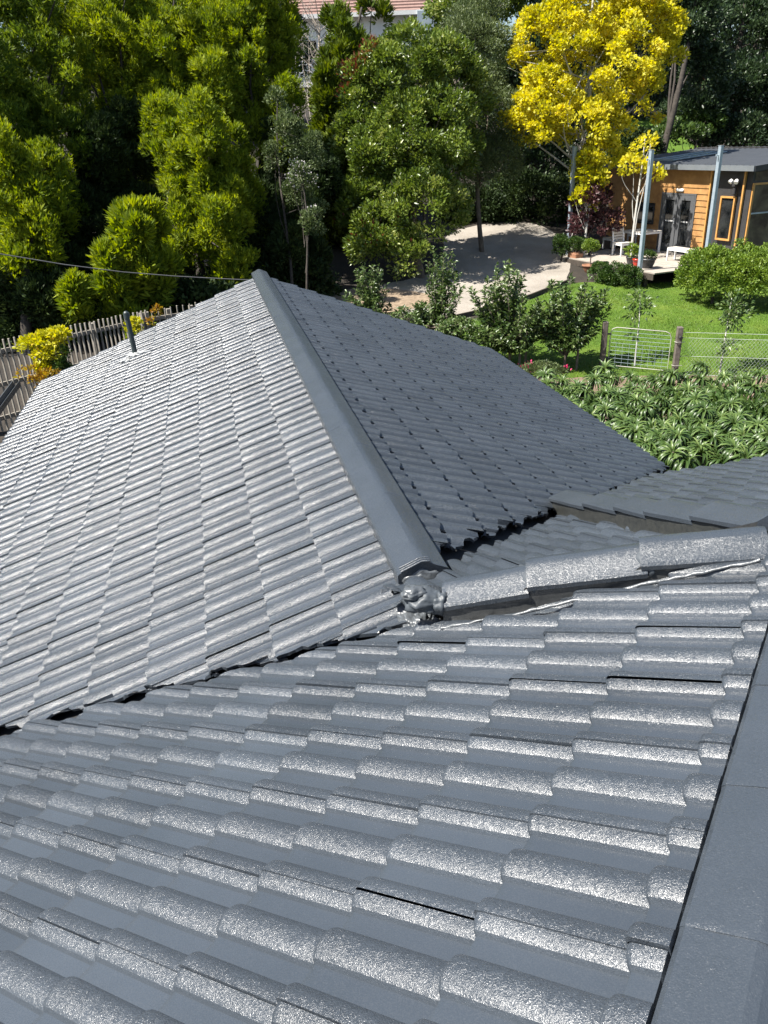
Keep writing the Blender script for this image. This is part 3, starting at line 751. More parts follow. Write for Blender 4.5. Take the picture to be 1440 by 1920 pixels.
for a, b in (((-2.3, .5), (-1.2, .5)), ((-2.3, 3.0), (-1.2, 3.0)), ((-2.3, .5), (-2.3, 3.0)), ((-1.2, .5), (-1.2, 3.0)), ((-1.75, .5), (-1.75, 3.0))): m.bar(rf(*a, .06), rf(*b, .06), .07, .06)
sk = m.build('skylight', M['steel'], studio)
m = MB(); m.quad(rf(-2.55, .5, .07), rf(-1.0, .5, .07), rf(-1.0, 3.0, .07), rf(-2.55, 3.0, .07)); m.build('pane', M['glass'], sk)
# the glazed end wall, facing the lawn
def side(v, z, off=0): p = D0+ud*(uC+off)+inn*v; return Vector((p.x, p.y, z))
def topz(v): return zEv+.02+(v+.25)/(DEEP+.5)*RIS
m = MB(); m.add([side(0, zEv), side(DEEP, zEv), side(DEEP, topz(DEEP)), side(0, topz(0))], [(0, 1, 2, 3)]); m.add([side(DEEP, zEv), wall_pt(uL, zEv, -DEEP), wall_pt(uL, topz(DEEP), -DEEP), side(DEEP, topz(DEEP))], [(0, 1, 2, 3)]); m.build('gable_wall', M['charcoal'], studio)
m = MB(); zt = zEv-.42
for v0, v1, z0, z1 in ((.05, .12, zdeck+.05, zt+.06), (3.9, 3.97, zdeck+.05, zt+.06), (.12, 3.9, zdeck+.05, zdeck+.12), (.12, 3.9, zt, zt+.06)):
    m.add([side(v0, z0, .002), side(v1, z0, .002), side(v1, z1, .002), side(v0, z1, .002), side(v0, z0, .05), side(v1, z0, .05), side(v1, z1, .05), side(v0, z1, .05)], [(4, 5, 6, 7), (0, 4, 7, 3), (1, 2, 6, 5), (3, 7, 6, 2), (0, 1, 5, 4)])
gw = m.build('window', M['cedar_trim'], studio)
m = MB(); m.quad(side(.12, zdeck+.12, .012), side(3.9, zdeck+.12, .012), side(3.9, zt, .012), side(.12, zt, .012)); m.build('pane', M['glass_room'], gw)
m = MB(); m.bar(side(.12, zdeck+1.45, .03), side(3.9, zdeck+1.45, .03), .03, .045); m.bar(side(2.0, zdeck+.12, .03), side(2.0, zt, .03), .04, .05); m.build('mullion', M['steel'], gw)
m = MB(); m.add([side(.12, zt+.12, .012), side(DEEP-.2, zt+.12, .012), side(DEEP-.2, topz(DEEP-.2)-.12, .012), side(.12, topz(.12)-.1, .012)], [(0, 1, 2, 3)]); m.build('gable_pane', M['glass_room'], studio)

# ------------------------------------------------------------------ deck and what stands on it
nz = Vector((0, 0, 1))
def onD(px, py, z=None): return on_plane(px, py, nz, Vector((0, 0, zdeck if z is None else z)))
M['deck'] = plain('grey_deck_board', (.27, .235, .20), (.36, .325, .28), 5, .75, bs=.3, bscale=25)
corner = onD(1199, 507); rgt = onD(1282, 498); lft = onD(1098, 494)
e1 = (rgt-corner).normalized(); e2 = (lft-corner).normalized()
# deck boards run parallel to the studio front
pc = corner; q1 = wall_pt(uC+.2, zdeck, .02); pr = corner+ud*((q1-corner).dot(ud)); pl = wall_pt(uL+1.2, zdeck, .02)
deck = tag(empty('timber_deck', (corner.x, corner.y, gz(corner.y))), 'raised grey timber deck in front of the studio doors', 'deck')
depth_ = (pl-pc).dot(inn); width0 = (pl-pc).dot(ud); width1 = (q1-pc).dot(ud)
m = MB(); nbd = max(6, int(depth_/.14))
for i in range(nbd):
    v0 = depth_*i/nbd; v1 = depth_*(i+1)/nbd-.006; k0 = i/nbd
    us = min(0, width0*(.75+.25*k0))
    a = pc+inn*((v0+v1)/2)+ud*((us+width1)/2)-Vector((0, 0, .02)); m.box(a, (width1-us, v1-v0, .04), ud, inn)
m.build('deck_board', M['deck'], deck)
m = MB(); m.bar(pc-wn*-.03+ud*(width0*.75)-Vector((0, 0, .13)), pc+wn*.03+ud*width1-Vector((0, 0, .13)), .04, .17); m.build('fascia_board', M['timber_dark'], deck)
m = MB(); m.bar(pc-ud*(-width0*.75+.03)*1-Vector((0, 0, .13)), pc+ud*(width0*.75-.03)+inn*depth_-Vector((0, 0, .13)), .04, .17); m.build('fascia_board', M['timber_dark'], deck)
for k in range(5):
    b = pc+ud*(width0*.75+(width1-width0*.75)*(k+.15)/4.6)+inn*.06; m = MB(); m.bar((b.x, b.y, gz(b.y)-.1), (b.x, b.y, zdeck-.05), .10, .10); m.build('stump', M['timber_dark'], deck)
# steel sail posts
def sail_post(top, bot, depth, label, sink=0):
    P = at(*bot, depth); zt_ = on_plane(*top, CF-CU*CF.dot(CU)*0, P) if False else None
    # height from the picture, standing plumb
    z = P.z
    for _ in range(400):
        z += .01
        if pix((P.x, P.y, z))[1] <= top[1]: break
    o = tag(empty('steel_post', (P.x, P.y, gz(P.y))), label, 'post', 'steel posts round the deck')
    m = MB(); m.bar((P.x, P.y, gz(P.y)-.2), (P.x, P.y, z), .115, .115, (ud.x, ud.y, 0), .008); m.build('shaft', M['steel'], o)
    m = MB(); m.box((P.x, P.y, z+.006), (.13, .13, .012), ud, wn); m.build('cap', M['steel'], o)
    m = MB(); c = Vector((P.x, P.y, z-.25)); m.tube([c+wn*.05, c+wn*.14], .014, 8); m.tube([c+wn*.14-Vector((0, 0, .03)), c+wn*.14+Vector((0, 0, .03))], .02, 8); m.build('eye_bolt', M['steel'], o)
    return o
zc = pix(corner)[2]
sail_post((1226, 282), (1199, 507), zc, 'tall steel post at the near corner of the deck, by the table')
sail_post((1355, 274), (1328, 452), 24.2, 'tall steel post against the charcoal wall, behind the broad green hedge')
sail_post((1080, 275), (1066, 455), 28.2, 'tall steel post beside the yellow tree trunk and the terracotta tub')
# ------------------------------------------------------------------ things on the deck
M['terracotta'] = plain('terracotta', (.22, .10, .055), (.32, .16, .09), 6, .75, bs=.2)
M['red_glaze'] = plain('red_glaze', (.40, .02, .012), (.50, .04, .02), 6, .25, bs=0)
M['pot_dark'] = plain('dark_pot', (.03, .03, .032), (.05, .05, .05), 6, .4, bs=0)
M['slat_grey'] = plain('silvered_slat', (.42, .39, .35), (.55, .52, .48), 9, .7, bs=.2)
M['bark'] = plain('grey_brown_bark', (.075, .058, .043), (.17, .14, .11), 7, .9, bs=.6, bd=.02, bscale=18)
M['bark_pale'] = plain('pale_grey_bark', (.30, .29, .26), (.46, .44, .40), 6, .85, bs=.4, bd=.01, bscale=20)
M['bark_dark'] = plain('dark_bark', (.025, .02, .016), (.06, .05, .04), 7, .9, bs=.6, bd=.02, bscale=18)
def frame4(o, c, L, W, H, leg, X, Y, mat, top='slat'):
    """four square legs, aprons and a slatted top"""
    for i in (-1, 1):
        for j in (-1, 1):
            p = c+X*(i*(L/2-leg/2))+Y*(j*(W/2-leg/2)); m = MB(); m.bar(p, p+Vector((0, 0, H-.03)), leg, leg, X, .004); m.build('leg', M[mat], o)
    m = MB()
    for j in (-1, 1): m.bar(c+X*(-L/2+leg)+Y*(j*(W/2-leg/2))+Vector((0, 0, H-.06)), c+X*(L/2-leg)+Y*(j*(W/2-leg/2))+Vector((0, 0, H-.06)), leg*.7, .06)
    for i in (-1, 1): m.bar(c+Y*(-W/2+leg)+X*(i*(L/2-leg/2))+Vector((0, 0, H-.06)), c+Y*(W/2-leg)+X*(i*(L/2-leg/2))+Vector((0, 0, H-.06)), leg*.7, .06)
    m.build('apron', M[mat], o)
    m = MB(); n = max(3, int(W/.09))
    for k in range(n): m.box(c+Y*(-W/2+W*(k+.5)/n)+Vector((0, 0, H-.012)), (L, W/n-.008, .024), X, Y)
    return m
tc = onD(*r7(425, 985)); t = tag(empty('garden_table', tc), 'white framed garden table on the deck, behind the steel corner post', 'table')
frame4(t, tc, 1.0, .9, .74, .06, ud, inn, 'white').build('table_top', M['slat_grey'], t)
def seat(px, py, L, W, H, label, cat, name, back=None, X=ud, Y=inn, grp=None):
    c = onD(px, py); o = tag(empty(name, c), label, cat, grp)
    frame4(o, c, L, W, H, .045, X, Y, 'white').build('seat', M['slat_grey'], o)
    if back is not None:
        B = Y*back; m = MB(); a = c+B*(W/2-.02)
        for i in (-1, 1): m.bar(a+X*(i*(L/2-.03))+Vector((0, 0, H-.05)), a+B*.10+X*(i*(L/2-.03))+Vector((0, 0, .90)), .04, .035)
        m.bar(a+B*.10-X*(L/2-.05)+Vector((0, 0, .89)), a+B*.10+X*(L/2-.05)+Vector((0, 0, .89)), .035, .03)
        m.build('back_frame', M['white'], o)
        m = MB()
        for k in range(4):
            z = .55+k*.09; m.box(a+B*(.10*(z-H)/.5)+Vector((0, 0, z)), (L-.08, .02, .07), X, Y)
        m.build('backrest', M['slat_grey'], o)
    return o
seat(*r7(278, 1010), .5, .5, .44, 'white chair left of the table, turned side on', 'chair', 'garden_chair', 1, X=inn, Y=ud*-1, grp='white chairs and stools round the table')
seat(*r7(390, 935), .5, .5, .44, 'white chair with a silvered slat back, behind the table against the cladding', 'chair', 'garden_chair', 1, grp='white chairs and stools round the table')
seat(*r7(205, 965), .7, .42, .42, 'low white backless stool beyond the side-on chair', 'stool', 'garden_stool', None, grp='white chairs and stools round the table')
seat(*r7(745, 1060), .95, .38, .42, 'long white backless bench below the double doors', 'bench', 'garden_bench', None, X=ud, Y=inn)

# ------------------------------------------------------------------ leaves
def unit(a): return a/(np.linalg.norm(a, axis=1, keepdims=True)+1e-9)
def leaves(name, P, ax, nr, L, W, mat, parent=None, fold=.25, var=None, tip=.5, droop=0.0):
    """leaf blades at P growing along ax, faces towards nr; L, W per-leaf arrays"""
    n = len(P); ax = unit(ax); s = unit(np.cross(nr, ax)); nn = np.cross(ax, s); L = np.broadcast_to(L, n)[:, None]; W = np.broadcast_to(W, n)[:, None]
    mid = P+ax*L*tip
    V = np.stack([P, mid+s*W*.5+nn*W*fold, P+ax*L-nn*L*droop, mid-s*W*.5+nn*W*fold], 1).reshape(-1, 3)
    V = V.reshape(n, 4, 3)
    V5 = np.concatenate([V, (mid)[:, None, :]], 1).reshape(-1, 3)
    b = np.arange(n)[:, None]*5
    if fold == 0:
        F = np.arange(4*n).reshape(n, 4); VV = V.reshape(-1, 3); rep = 4
    else:
        F = np.concatenate([b+np.array([[0, 1, 4]]), b+np.array([[4, 1, 2]]), b+np.array([[0, 4, 3]]), b+np.array([[4, 2, 3]])], 0); VV = V5; rep = 5
    var = RNG.random(n) if var is None else var
    return from_arrays(name, VV, F, mat, parent, attrs={'var': np.repeat(var, rep)})
def clump_points(blobs, nclump, rc, nleaf, inner=.6, squash=.75, up=.35, rng=RNG):
    """points spread over lumps on the outside of ellipsoids: returns position, outward direction, lump value"""
    wts = np.array([b[1][0]*b[1][1]+b[1][1]*b[1][2]+b[1][0]*b[1][2] for b in blobs]); wts = wts/wts.sum()
    which = rng.choice(len(blobs), nclump, p=wts)
    d = unit(rng.normal(size=(nclump, 3))); d[:, 2] = np.where(d[:, 2] < -.55, -d[:, 2], d[:, 2])
    rad = inner+(1-inner)*rng.random(nclump)**.45; rad = rad*(1+.16*np.sin(d[:, 0]*5+which)*np.sin(d[:, 2]*6+2*which))*np.where(rng.random(nclump) < .14, rng.uniform(1.05, 1.25, nclump), 1)
    C = np.array([b[0] for b in blobs])[which]; R = np.array([b[1] for b in blobs])[which]; R = np.maximum(R-.7*rc, R*.35)
    cc = C+d*R*rad[:, None]; cr = rc*rng.uniform(.6, 1.35, nclump); cv = rng.random(nclump)
    k = rng.integers(0, nclump, nleaf); dl_ = unit(rng.normal(size=(nleaf, 3))+d[k]*.7+np.array([0, 0, up]))
    rr_ = rng.random(nleaf)**.42
    P = cc[k]+dl_*(cr[k]*rr_)[:, None]*np.array([1, 1, squash])
    out = unit(dl_*.8+d[k]*.6)
    return P, out, cv[k]
def gx3(pts): return np.array([tuple(p) for p in pts])
def blob(px, py, depth, rx, ry, rz=None):
    """an ellipsoid of foliage: centre and radii as they measure on the photograph, converted to metres"""
    c = at(px, py, depth); k = depth/FPX; rz = rz if rz else rx*k
    return (tuple(c), (rx*k, rz, ry*k))
def limb(mb, a, b, r0, r1, wob=.12, n=6, seed=0):
    rng = random.Random(seed); a = Vector(a); b = Vector(b); L = (b-a).length; pts = []; rs = []
    w1 = Vector((rng.uniform(-1, 1), rng.uniform(-1, 1), rng.uniform(-.3, .3)))*L*wob*.45; w2 = Vector((rng.uniform(-1, 1), rng.uniform(-1, 1), 0))*L*wob*.15
    for i in range(n+1):
        t = i/n; pts.append(a.lerp(b, t)+w1*math.sin(PI*t)+w2*math.sin(2*PI*t)); rs.append(r0+(r1-r0)*t)
    mb.tube(pts, rs, 8)
def trunk(parent, base, blobs, r, mat='bark', nl=8, seed=0, top=None, name='trunk'):
    rng = random.Random(seed); m = MB(); base = Vector(base)
    c0 = Vector(blobs[0][0]); tp = Vector(top) if top is not None else c0+Vector((0, 0, blobs[0][1][2]*.5))
    limb(m, base-Vector((0, 0, .15)), tp, r, r*.3, .10, 8, seed)
    for i in range(nl):
        b = blobs[rng.randrange(len(blobs))]; t = rng.uniform(.3, .85); s = base.lerp(tp, t)
        e = Vector(b[0])+Vector((rng.uniform(-.75, .75)*b[1][0], rng.uniform(-.75, .75)*b[1][1], rng.uniform(-.2, .8)*b[1][2]))
        limb(m, s, e, r*.4*(1-t*.5), r*.08, .2, 5, seed*31+i)
    return m.build(name, M[mat], parent)
M['conifer'] = leaf_mat('conifer_spray', [(0, (.04, .074, .011)), (.4, (.135, .195, .017)), (1, (.30, .35, .03))], .6, .42, .2)
M['conifer_dark'] = leaf_mat('conifer_spray_deep', [(0, (.028, .06, .012)), (.45, (.085, .14, .017)), (1, (.21, .27, .03))], .6, .4, .2)
M['cypress'] = leaf_mat('cypress_spray', [(0, (.04, .07, .008)), (.5, (.085, .13, .012)), (1, (.15, .19, .02))], .6, .25, .25)
M['photinia'] = leaf_mat('glossy_leaf', [(0, (.04, .07, .012)), (.45, (.11, .165, .024)), (.8, (.20, .26, .05)), (1, (.33, .36, .11))], .35, .3, .5)
M['redtip'] = leaf_mat('red_tip_leaf', [(0, (.12, .03, .02)), (.5, (.20, .05, .03)), (1, (.24, .12, .05))], .4, .25, .4)
M['grey_leaf'] = leaf_mat('grey_green_leaf', [(0, (.04, .062, .022)), (.6, (.09, .125, .042)), (1, (.16, .20, .08))], .5, .25, .4)
M['pale_leaf'] = leaf_mat('pale_leaf', [(0, (.03, .05, .015)), (.6, (.08, .115, .04)), (1, (.17, .21, .09))], .5, .25, .3)
M['yellow_leaf'] = leaf_mat('autumn_yellow_leaf', [(0, (.22, .24, .02)), (.3, (.48, .455, .035)), (.85, (.66, .615, .065)), (1, (.62, .46, .05))], .5, .45, .3)
M['green_leaf'] = leaf_mat('broad_green_leaf', [(0, (.025, .05, .012)), (.6, (.055, .10, .02)), (1, (.10, .16, .04))], .45, .3, .4)
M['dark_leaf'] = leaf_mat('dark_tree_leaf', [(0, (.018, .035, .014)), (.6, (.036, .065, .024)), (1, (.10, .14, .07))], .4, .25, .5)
M['hedge_leaf'] = leaf_mat('hedge_leaf', [(0, (.06, .115, .016)), (.5, (.14, .22, .028)), (1, (.25, .33, .06))], .45, .3, .4)
M['box_leaf'] = leaf_mat('box_leaf', [(0, (.02, .05, .010)), (.6, (.045, .09, .016)), (1, (.10, .15, .03))], .5, .25, .4)
M['plum_leaf'] = leaf_mat('plum_leaf', [(0, (.035, .012, .014)), (.7, (.08, .03, .032)), (1, (.16, .09, .085))], .45, .2, .5)
M['lime_leaf'] = leaf_mat('lime_maple_leaf', [(0, (.20, .22, .012)), (.5, (.46, .46, .03)), (.9, (.58, .54, .05)), (1, (.55, .30, .06))], .5, .4, .3)
M['orange_leaf'] = leaf_mat('orange_leaf', [(0, (.20, .09, .02)), (.5, (.30, .19, .03)), (1, (.38, .34, .04))], .5, .4, .3)
M['orchard_leaf'] = leaf_mat('orchard_leaf', [(0, (.03, .06, .015)), (.5, (.07, .12, .03)), (.85, (.13, .185, .06)), (1, (.24, .28, .14))], .36, .25, .5)
M['spear_leaf'] = leaf_mat('spear_leaf', [(0, (.022, .05, .012)), (.5, (.058, .105, .025)), (.85, (.115, .175, .045)), (1, (.21, .27, .09))], .4, .22, .5)
M['white_flower'] = leaf_mat('white_flower', [(0, (.55, .5, .5)), (1, (.75, .72, .72))], .6, .2, .3)
M['pink_flower'] = leaf_mat('pink_flower', [(0, (.50, .02, .10)), (1, (.62, .08, .20))], .5, .3, .3)
M['painted_shade_leaf'] = leaf_mat('leaf_painted_shade', [(0, (.012, .024, .008)), (.7, (.030, .052, .014)), (1, (.065, .095, .025))], .6, .15, .2)  # tree shade painted into the leaf colour, dark even in sun
M['twig'] = plain('pale_twig', (.24, .20, .16), (.42, .37, .31), 9, .8, bs=0)

def tree(name, label, cat, blobs, base, n, mat, L, W, nclump, rc, r=.12, bark='bark', ax_up=.3, rnd=.6, group=None, squash=.75, extra=None, nl=8, seed=1, fold=.2, trunk_top=None, inner=.6, facing=.5, flat=.0):
    o = tag(empty(name, base), label, cat, group); rng = np.random.default_rng(seed)
    trunk(o, base, blobs, r, bark, nl, seed, trunk_top)
    P, out, cv = clump_points(blobs, nclump, rc, n, inner, squash, rng=rng)
    ax = out+rng.normal(size=(n, 3))*rnd+np.array([0, 0, ax_up]); nr = out*facing+rng.normal(size=(n, 3))*.6+np.array([0, 0, .5])
    sz = rng.uniform(.7, 1.25, n)
    leaves('crown', P, ax, nr, L*sz, W*sz, M[mat], o, fold=fold, var=np.clip(cv*.55+rng.random(n)*.55-.05, 0, 1))
    if extra:
        for en, em, cnt, sel, eL, eW in extra:
            k = np.where(sel(P, out))[0]
            if len(k) == 0: continue
            k = rng.choice(k, min(cnt, len(k)), replace=False)
            leaves(en, P[k]+out[k]*.06, out[k]+rng.normal(size=(len(k), 3))*.4+np.array([0, 0, .5]), rng.normal(size=(len(k), 3)), eL, eW, M[em], o, fold=.2)
    return o
def plumes(blobs, n, seed):
    rng = np.random.default_rng(seed+500); wts = np.array([b[1][0]*b[1][2] for b in blobs]); wts = wts/wts.sum(); r = []
    for _ in range(n):
        c, R = blobs[rng.choice(len(blobs), p=wts)]; d = unit(rng.normal(size=(1, 3)))[0]*rng.uniform(.25, .95); d[2] = abs(d[2])*.8-.25 if d[2] < -.5 else d[2]
        k = rng.uniform(.24, .46); r.append((tuple(np.array(c)+d*np.array(R)), (R[0]*k, R[1]*k, R[2]*k*rng.uniform(1.1, 1.7))))
    return r
def conifer(label, blobs, base, n, mat='conifer', group='conifers on the bank beyond the fence', seed=1, r=.16, L=.135, W=.032, nclump=110, rc=.5, name='conifer_tree', cat='conifer', fill=True):
    """feathery sprays: each spray is a fan of three narrow blades reaching up and out"""
    o = tag(empty(name, base), label, cat, group); rng = np.random.default_rng(seed)
    trunk(o, base, blobs, r, 'bark_dark', 10, seed)
    n = int(n*2.9); m_ = n//3
    if fill:
        c = np.array([b[0] for b in blobs]); r3 = np.array([b[1] for b in blobs]); lo = np.minimum((c-r3).min(0), np.array([1e9, 1e9, base[2]+.5])); hi = (c+r3).max(0)
        blobs = list(blobs)+[(tuple((lo+hi)/2), tuple((hi-lo)/2*np.array([.88, .8, .95])))]
    blobs = plumes(blobs, 18+11*len(blobs), seed); nclump = int(nclump*3.4)
    P, out, cv = clump_points(blobs, nclump, rc*.6, m_, .5, 1.15, .5, rng)
    P = np.repeat(P, 3, 0); out = np.repeat(out, 3, 0); cv = np.repeat(cv, 3); n = len(P)
    main = np.repeat(unit(out[::3]*.75+np.array([0, 0, .55])+rng.normal(size=(m_, 3))*.3), 3, 0)
    ax = main+rng.normal(size=(n, 3))*.38; nr = out+rng.normal(size=(n, 3))*.7
    sz = rng.uniform(.55, 1.45, n)
    leaves('crown', P, ax, nr, L*sz, W*sz, M[mat], o, fold=0, var=np.clip(cv*.5+rng.random(n)*.6+.06, 0, 1), tip=.42)
    return o
def g(px, py, depth):                              # ground under a picture position at a depth
    p = at(px, py, depth); return Vector((p.x, p.y, gz(p.y)))
# ------------------------------------------------------------------ conifers on the left
conifer('huge dark green conifer filling the far left edge behind the picket fence', [blob(50, 70, 22.8, 130, 150), blob(-40, 330, 21.8, 170, 240), blob(80, 230, 22.6, 120, 120)], g(0, 600, 22), 62000, 'conifer_dark', seed=21, nclump=170)
conifer('tall conifer with a broad yellow-green rounded top, second along the bank', [blob(235, 110, 24, 125, 125), blob(320, 50, 24.4, 100, 90), blob(300, 200, 24, 115, 110), blob(190, 210, 24.2, 70, 90)], g(230, 560, 24.5), 60000, seed=22, nclump=160)
conifer('tall yellow-green conifer beside the bare birch gap', [blob(480, 75, 25, 100, 115), blob(465, 190, 25, 120, 120), blob(400, 120, 25.2, 90, 100), blob(510, 290, 25.3, 75, 100)], g(480, 560, 25.5), 62000, seed=23, nclump=150, fill=False)
conifer('conifer between the two tall ones, its lit boughs hanging lower and nearer', [blob(345, 260, 22.5, 85, 65), blob(345, 330, 22.2, 85, 80), blob(400, 380, 22, 85, 90), blob(430, 440, 22.2, 70, 70), blob(440, 310, 22.8, 70, 60), blob(360, 480, 22, 80, 70), blob(440, 520, 22, 60, 50)], g(370, 580, 22.3), 46000, seed=24, nclump=110, rc=.5)
conifer('low bright conifer sapling with a narrow tip above the roof pipe', [blob(255, 435, 20.2, 36, 44), blob(250, 490, 20.2, 54, 55), blob(285, 545, 20.2, 56, 45), blob(235, 560, 20.2, 56, 45), blob(255, 600, 20.2, 70, 30)], g(255, 600, 20.2), 16000, seed=25, nclump=60, rc=.34, L=.22, W=.055, r=.07)
conifer('lower lit conifer at the left edge, in front of the huge dark one', [blob(30, 290, 20, 55, 60), blob(50, 350, 19.8, 80, 70), blob(60, 420, 19.8, 80, 60), blob(100, 330, 20.2, 40, 50), blob(10, 500, 19.8, 60, 60)], g(40, 640, 19.6), 36000, seed=26, nclump=90, rc=.55)
conifer('distant dark conifer top showing between the two tall conifers', [blob(355, 20, 31, 85, 90), blob(350, 130, 31, 100, 120)], g(350, 500, 31), 30000, 'conifer_dark', seed=27, nclump=90, rc=.7)
conifer('deep green conifer behind the left pair, its top at the upper edge', [blob(120, 0, 30, 90, 110), blob(130, 150, 30, 110, 150)], g(120, 500, 30), 34000, 'conifer_dark', seed=28, nclump=90, rc=.7)
conifer('small green conifer sprig low behind the fence, left of the bright sapling', [blob(145, 560, 19.5, 22, 36), blob(145, 590, 19.5, 26, 26)], g(145, 640, 19.5), 5000, seed=30, nclump=26, rc=.24, L=.2, W=.05, r=.05)
conifer('small lit sprig between the low conifer sapling and the roof ridge', [blob(430, 505, 22, 26, 24), blob(425, 535, 22, 30, 28)], g(430, 580, 22), 5000, seed=31, nclump=26, rc=.26, L=.2, W=.05, r=.05)
for lb, bl, gp_, n_, sd_ in (('added conifer with shade painted into its leaves, between the broad topped one and the hanging boughs', [blob(225, 330, 23.6, 85, 120), blob(215, 460, 23.4, 110, 110), blob(250, 560, 23, 120, 70)], g(220, 570, 23.5), 70000, 33),
                             ('conifer with shade painted into its leaves, at the foot of the yellow-green one, behind the ridge end', [blob(500, 430, 24.6, 100, 110), blob(540, 500, 24.3, 90, 80), blob(560, 350, 25.4, 80, 90), blob(440, 380, 25.4, 70, 80), blob(440, 540, 23.6, 110, 60)], g(500, 560, 24.5), 80000, 34),
                             ('conifer with shade painted into its leaves, low at the left edge, behind the lime maple', [blob(60, 540, 20.8, 130, 80), blob(-20, 480, 21, 100, 120), blob(150, 590, 20.6, 80, 60)], g(50, 640, 20.8), 60000, 35)):
    conifer(lb, bl, gp_, n_, 'painted_shade_leaf', seed=sd_, nclump=130, rc=.45, fill=False)  # crowns added for the dark gaps, their shade put into the leaf colour
# pointed cypress right of the gap
conifer('pointed bright green cypress with two tips beside the far white house', [blob(680, 50, 30, 38, 60), blob(712, 45, 30.5, 20, 50), blob(660, 140, 30, 72, 90), blob(640, 250, 29.5, 75, 120), blob(650, 380, 29.5, 80, 120)], g(650, 480, 30), 52000, 'cypress', group='slim evergreens at the middle of the garden', seed=32, nclump=150, rc=.5, L=.26, W=.06, name='cypress_tree', cat='cypress', fill=False)
# shrubs in the dark gap
tree('broadleaf_shrub', 'slender shrub of small pale leaves standing in the dark gap beside the cypress', 'shrub', [blob(522, 200, 22.5, 24, 34), blob(540, 265, 22.3, 38, 55), blob(585, 290, 22, 26, 50), blob(512, 300, 22.4, 22, 36), blob(560, 370, 22.3, 30, 40), blob(600, 400, 22.2, 20, 30)], g(545, 540, 22.4), 9000, 'pale_leaf', .075, .04, 130, .2, .05, 'bark_dark', seed=41, inner=.3)
tree('flowering_shrub', 'thin shrub dotted with white blossom below the pale-leaved shrub', 'shrub', [blob(566, 335, 21.6, 26, 30), blob(585, 420, 21.5, 22, 30)], g(572, 540, 21.6), 2600, 'pale_leaf', .075, .04, 60, .18, .04, 'bark_dark', seed=42, extra=[('blossom', 'white_flower', 150, lambda P, o: P[:, 2] > np.percentile(P[:, 2], 45), .05, .05)])
# photinia and its neighbours
pb = [blob(790, 130, 26, 110, 70), blob(740, 200, 26, 95, 95), blob(800, 270, 25.6, 110, 110), blob(720, 330, 25.6, 75, 90), blob(790, 400, 25.4, 95, 85), blob(720, 440, 25.2, 60, 60), blob(860, 200, 26.2, 60, 100), blob(690, 180, 26.2, 60, 70), blob(700, 470, 25, 50, 45), blob(770, 485, 25, 50, 35), blob(665, 270, 26, 45, 70), blob(670, 400, 25.6, 40, 60), blob(840, 330, 25.8, 50, 90)]
tip_c = at(700, 130, 25.5)
tree('photinia_tree', 'big glossy leafed photinia tree with red new tips along its upper left side', 'tree', pb, g(790, 505, 25.8), 80000, 'photinia', .14, .065, 460, .40, .16, seed=43, nl=16, extra=[('red_foliage', 'redtip', 520, lambda P, o: (P[:, 0]-P[:, 2]*.8 < tip_c.x-tip_c.z*.8-.4) & (P[:, 2] > Z0-1.2) , .14, .06), ('red_foliage', 'redtip', 150, lambda P, o: (np.abs(P[:, 2]-(Z0-2.5)) < .5) & (P[:, 0] < tip_c.x+.4), .15, .06)])
tree('small_leaved_tree', 'grey-green fine leafed tree between the photinia and the yellow tree', 'tree', [blob(890, 120, 28, 80, 85), blob(895, 40, 28.5, 55, 50), blob(900, 220, 28, 85, 80), blob(925, 310, 27.8, 60, 70), blob(870, 300, 28, 60, 70)], g(905, 430, 28.4), 46000, 'grey_leaf', .10, .035, 170, .5, .10, seed=44, group='slim evergreens at the middle of the garden')
tree('broadleaf_tree', 'bright green broadleaf tree top before the far house, above the photinia', 'tree', [blob(860, 10, 33, 60, 45), blob(930, 10, 34, 60, 60), blob(850, 100, 34, 70, 60)], g(860, 420, 34), 16000, 'photinia', .16, .09, 110, .5, .16, seed=45)
# the yellow tree
yb = [blob(1110, 30, 27, 130, 75), blob(1030, 80, 27, 80, 75), blob(1200, 70, 27, 85, 90), blob(1110, 130, 26.6, 120, 80), blob(1020, 190, 27, 70, 55), blob(1080, 240, 26.6, 85, 60), blob(1010, 245, 27, 55, 35), blob(1190, 190, 27, 70, 60), blob(1245, 130, 27, 40, 60), blob(1140, 220, 27, 50, 50), blob(1130, 290, 27, 50, 35), blob(965, 120, 27.2, 30, 40), blob(960, 235, 27.2, 28, 24)]
tree('yellow_tree', 'tall autumn tree of bright yellow leaves on a pale slim trunk', 'tree', yb, g(1066, 470, 28.3), 52000, 'yellow_leaf', .12, .095, 420, .34, .13, 'bark_pale', seed=46, nl=22, inner=.45, extra=None)
tree('yellow_sapling', 'small tree with a few yellow leaves hanging before the studio cladding', 'tree', [blob(1208, 275, 25.6, 26, 28), blob(1186, 318, 25.6, 36, 28), blob(1228, 325, 25.6, 20, 16)], g(1186, 470, 25.8), 650, 'yellow_leaf', .14, .11, 34, .22, .055, 'bark_pale', seed=47, nl=7)
tree('yellow_green_sapling', 'thin tree of sparse yellow-green leaves below the yellow crown, by the terracotta tub', 'tree', [blob(1105, 335, 27.2, 38, 50), blob(1090, 385, 27.2, 24, 30)], g(1096, 455, 27.2), 1500, 'lime_leaf', .15, .12, 40, .3, .05, 'bark_pale', seed=48)
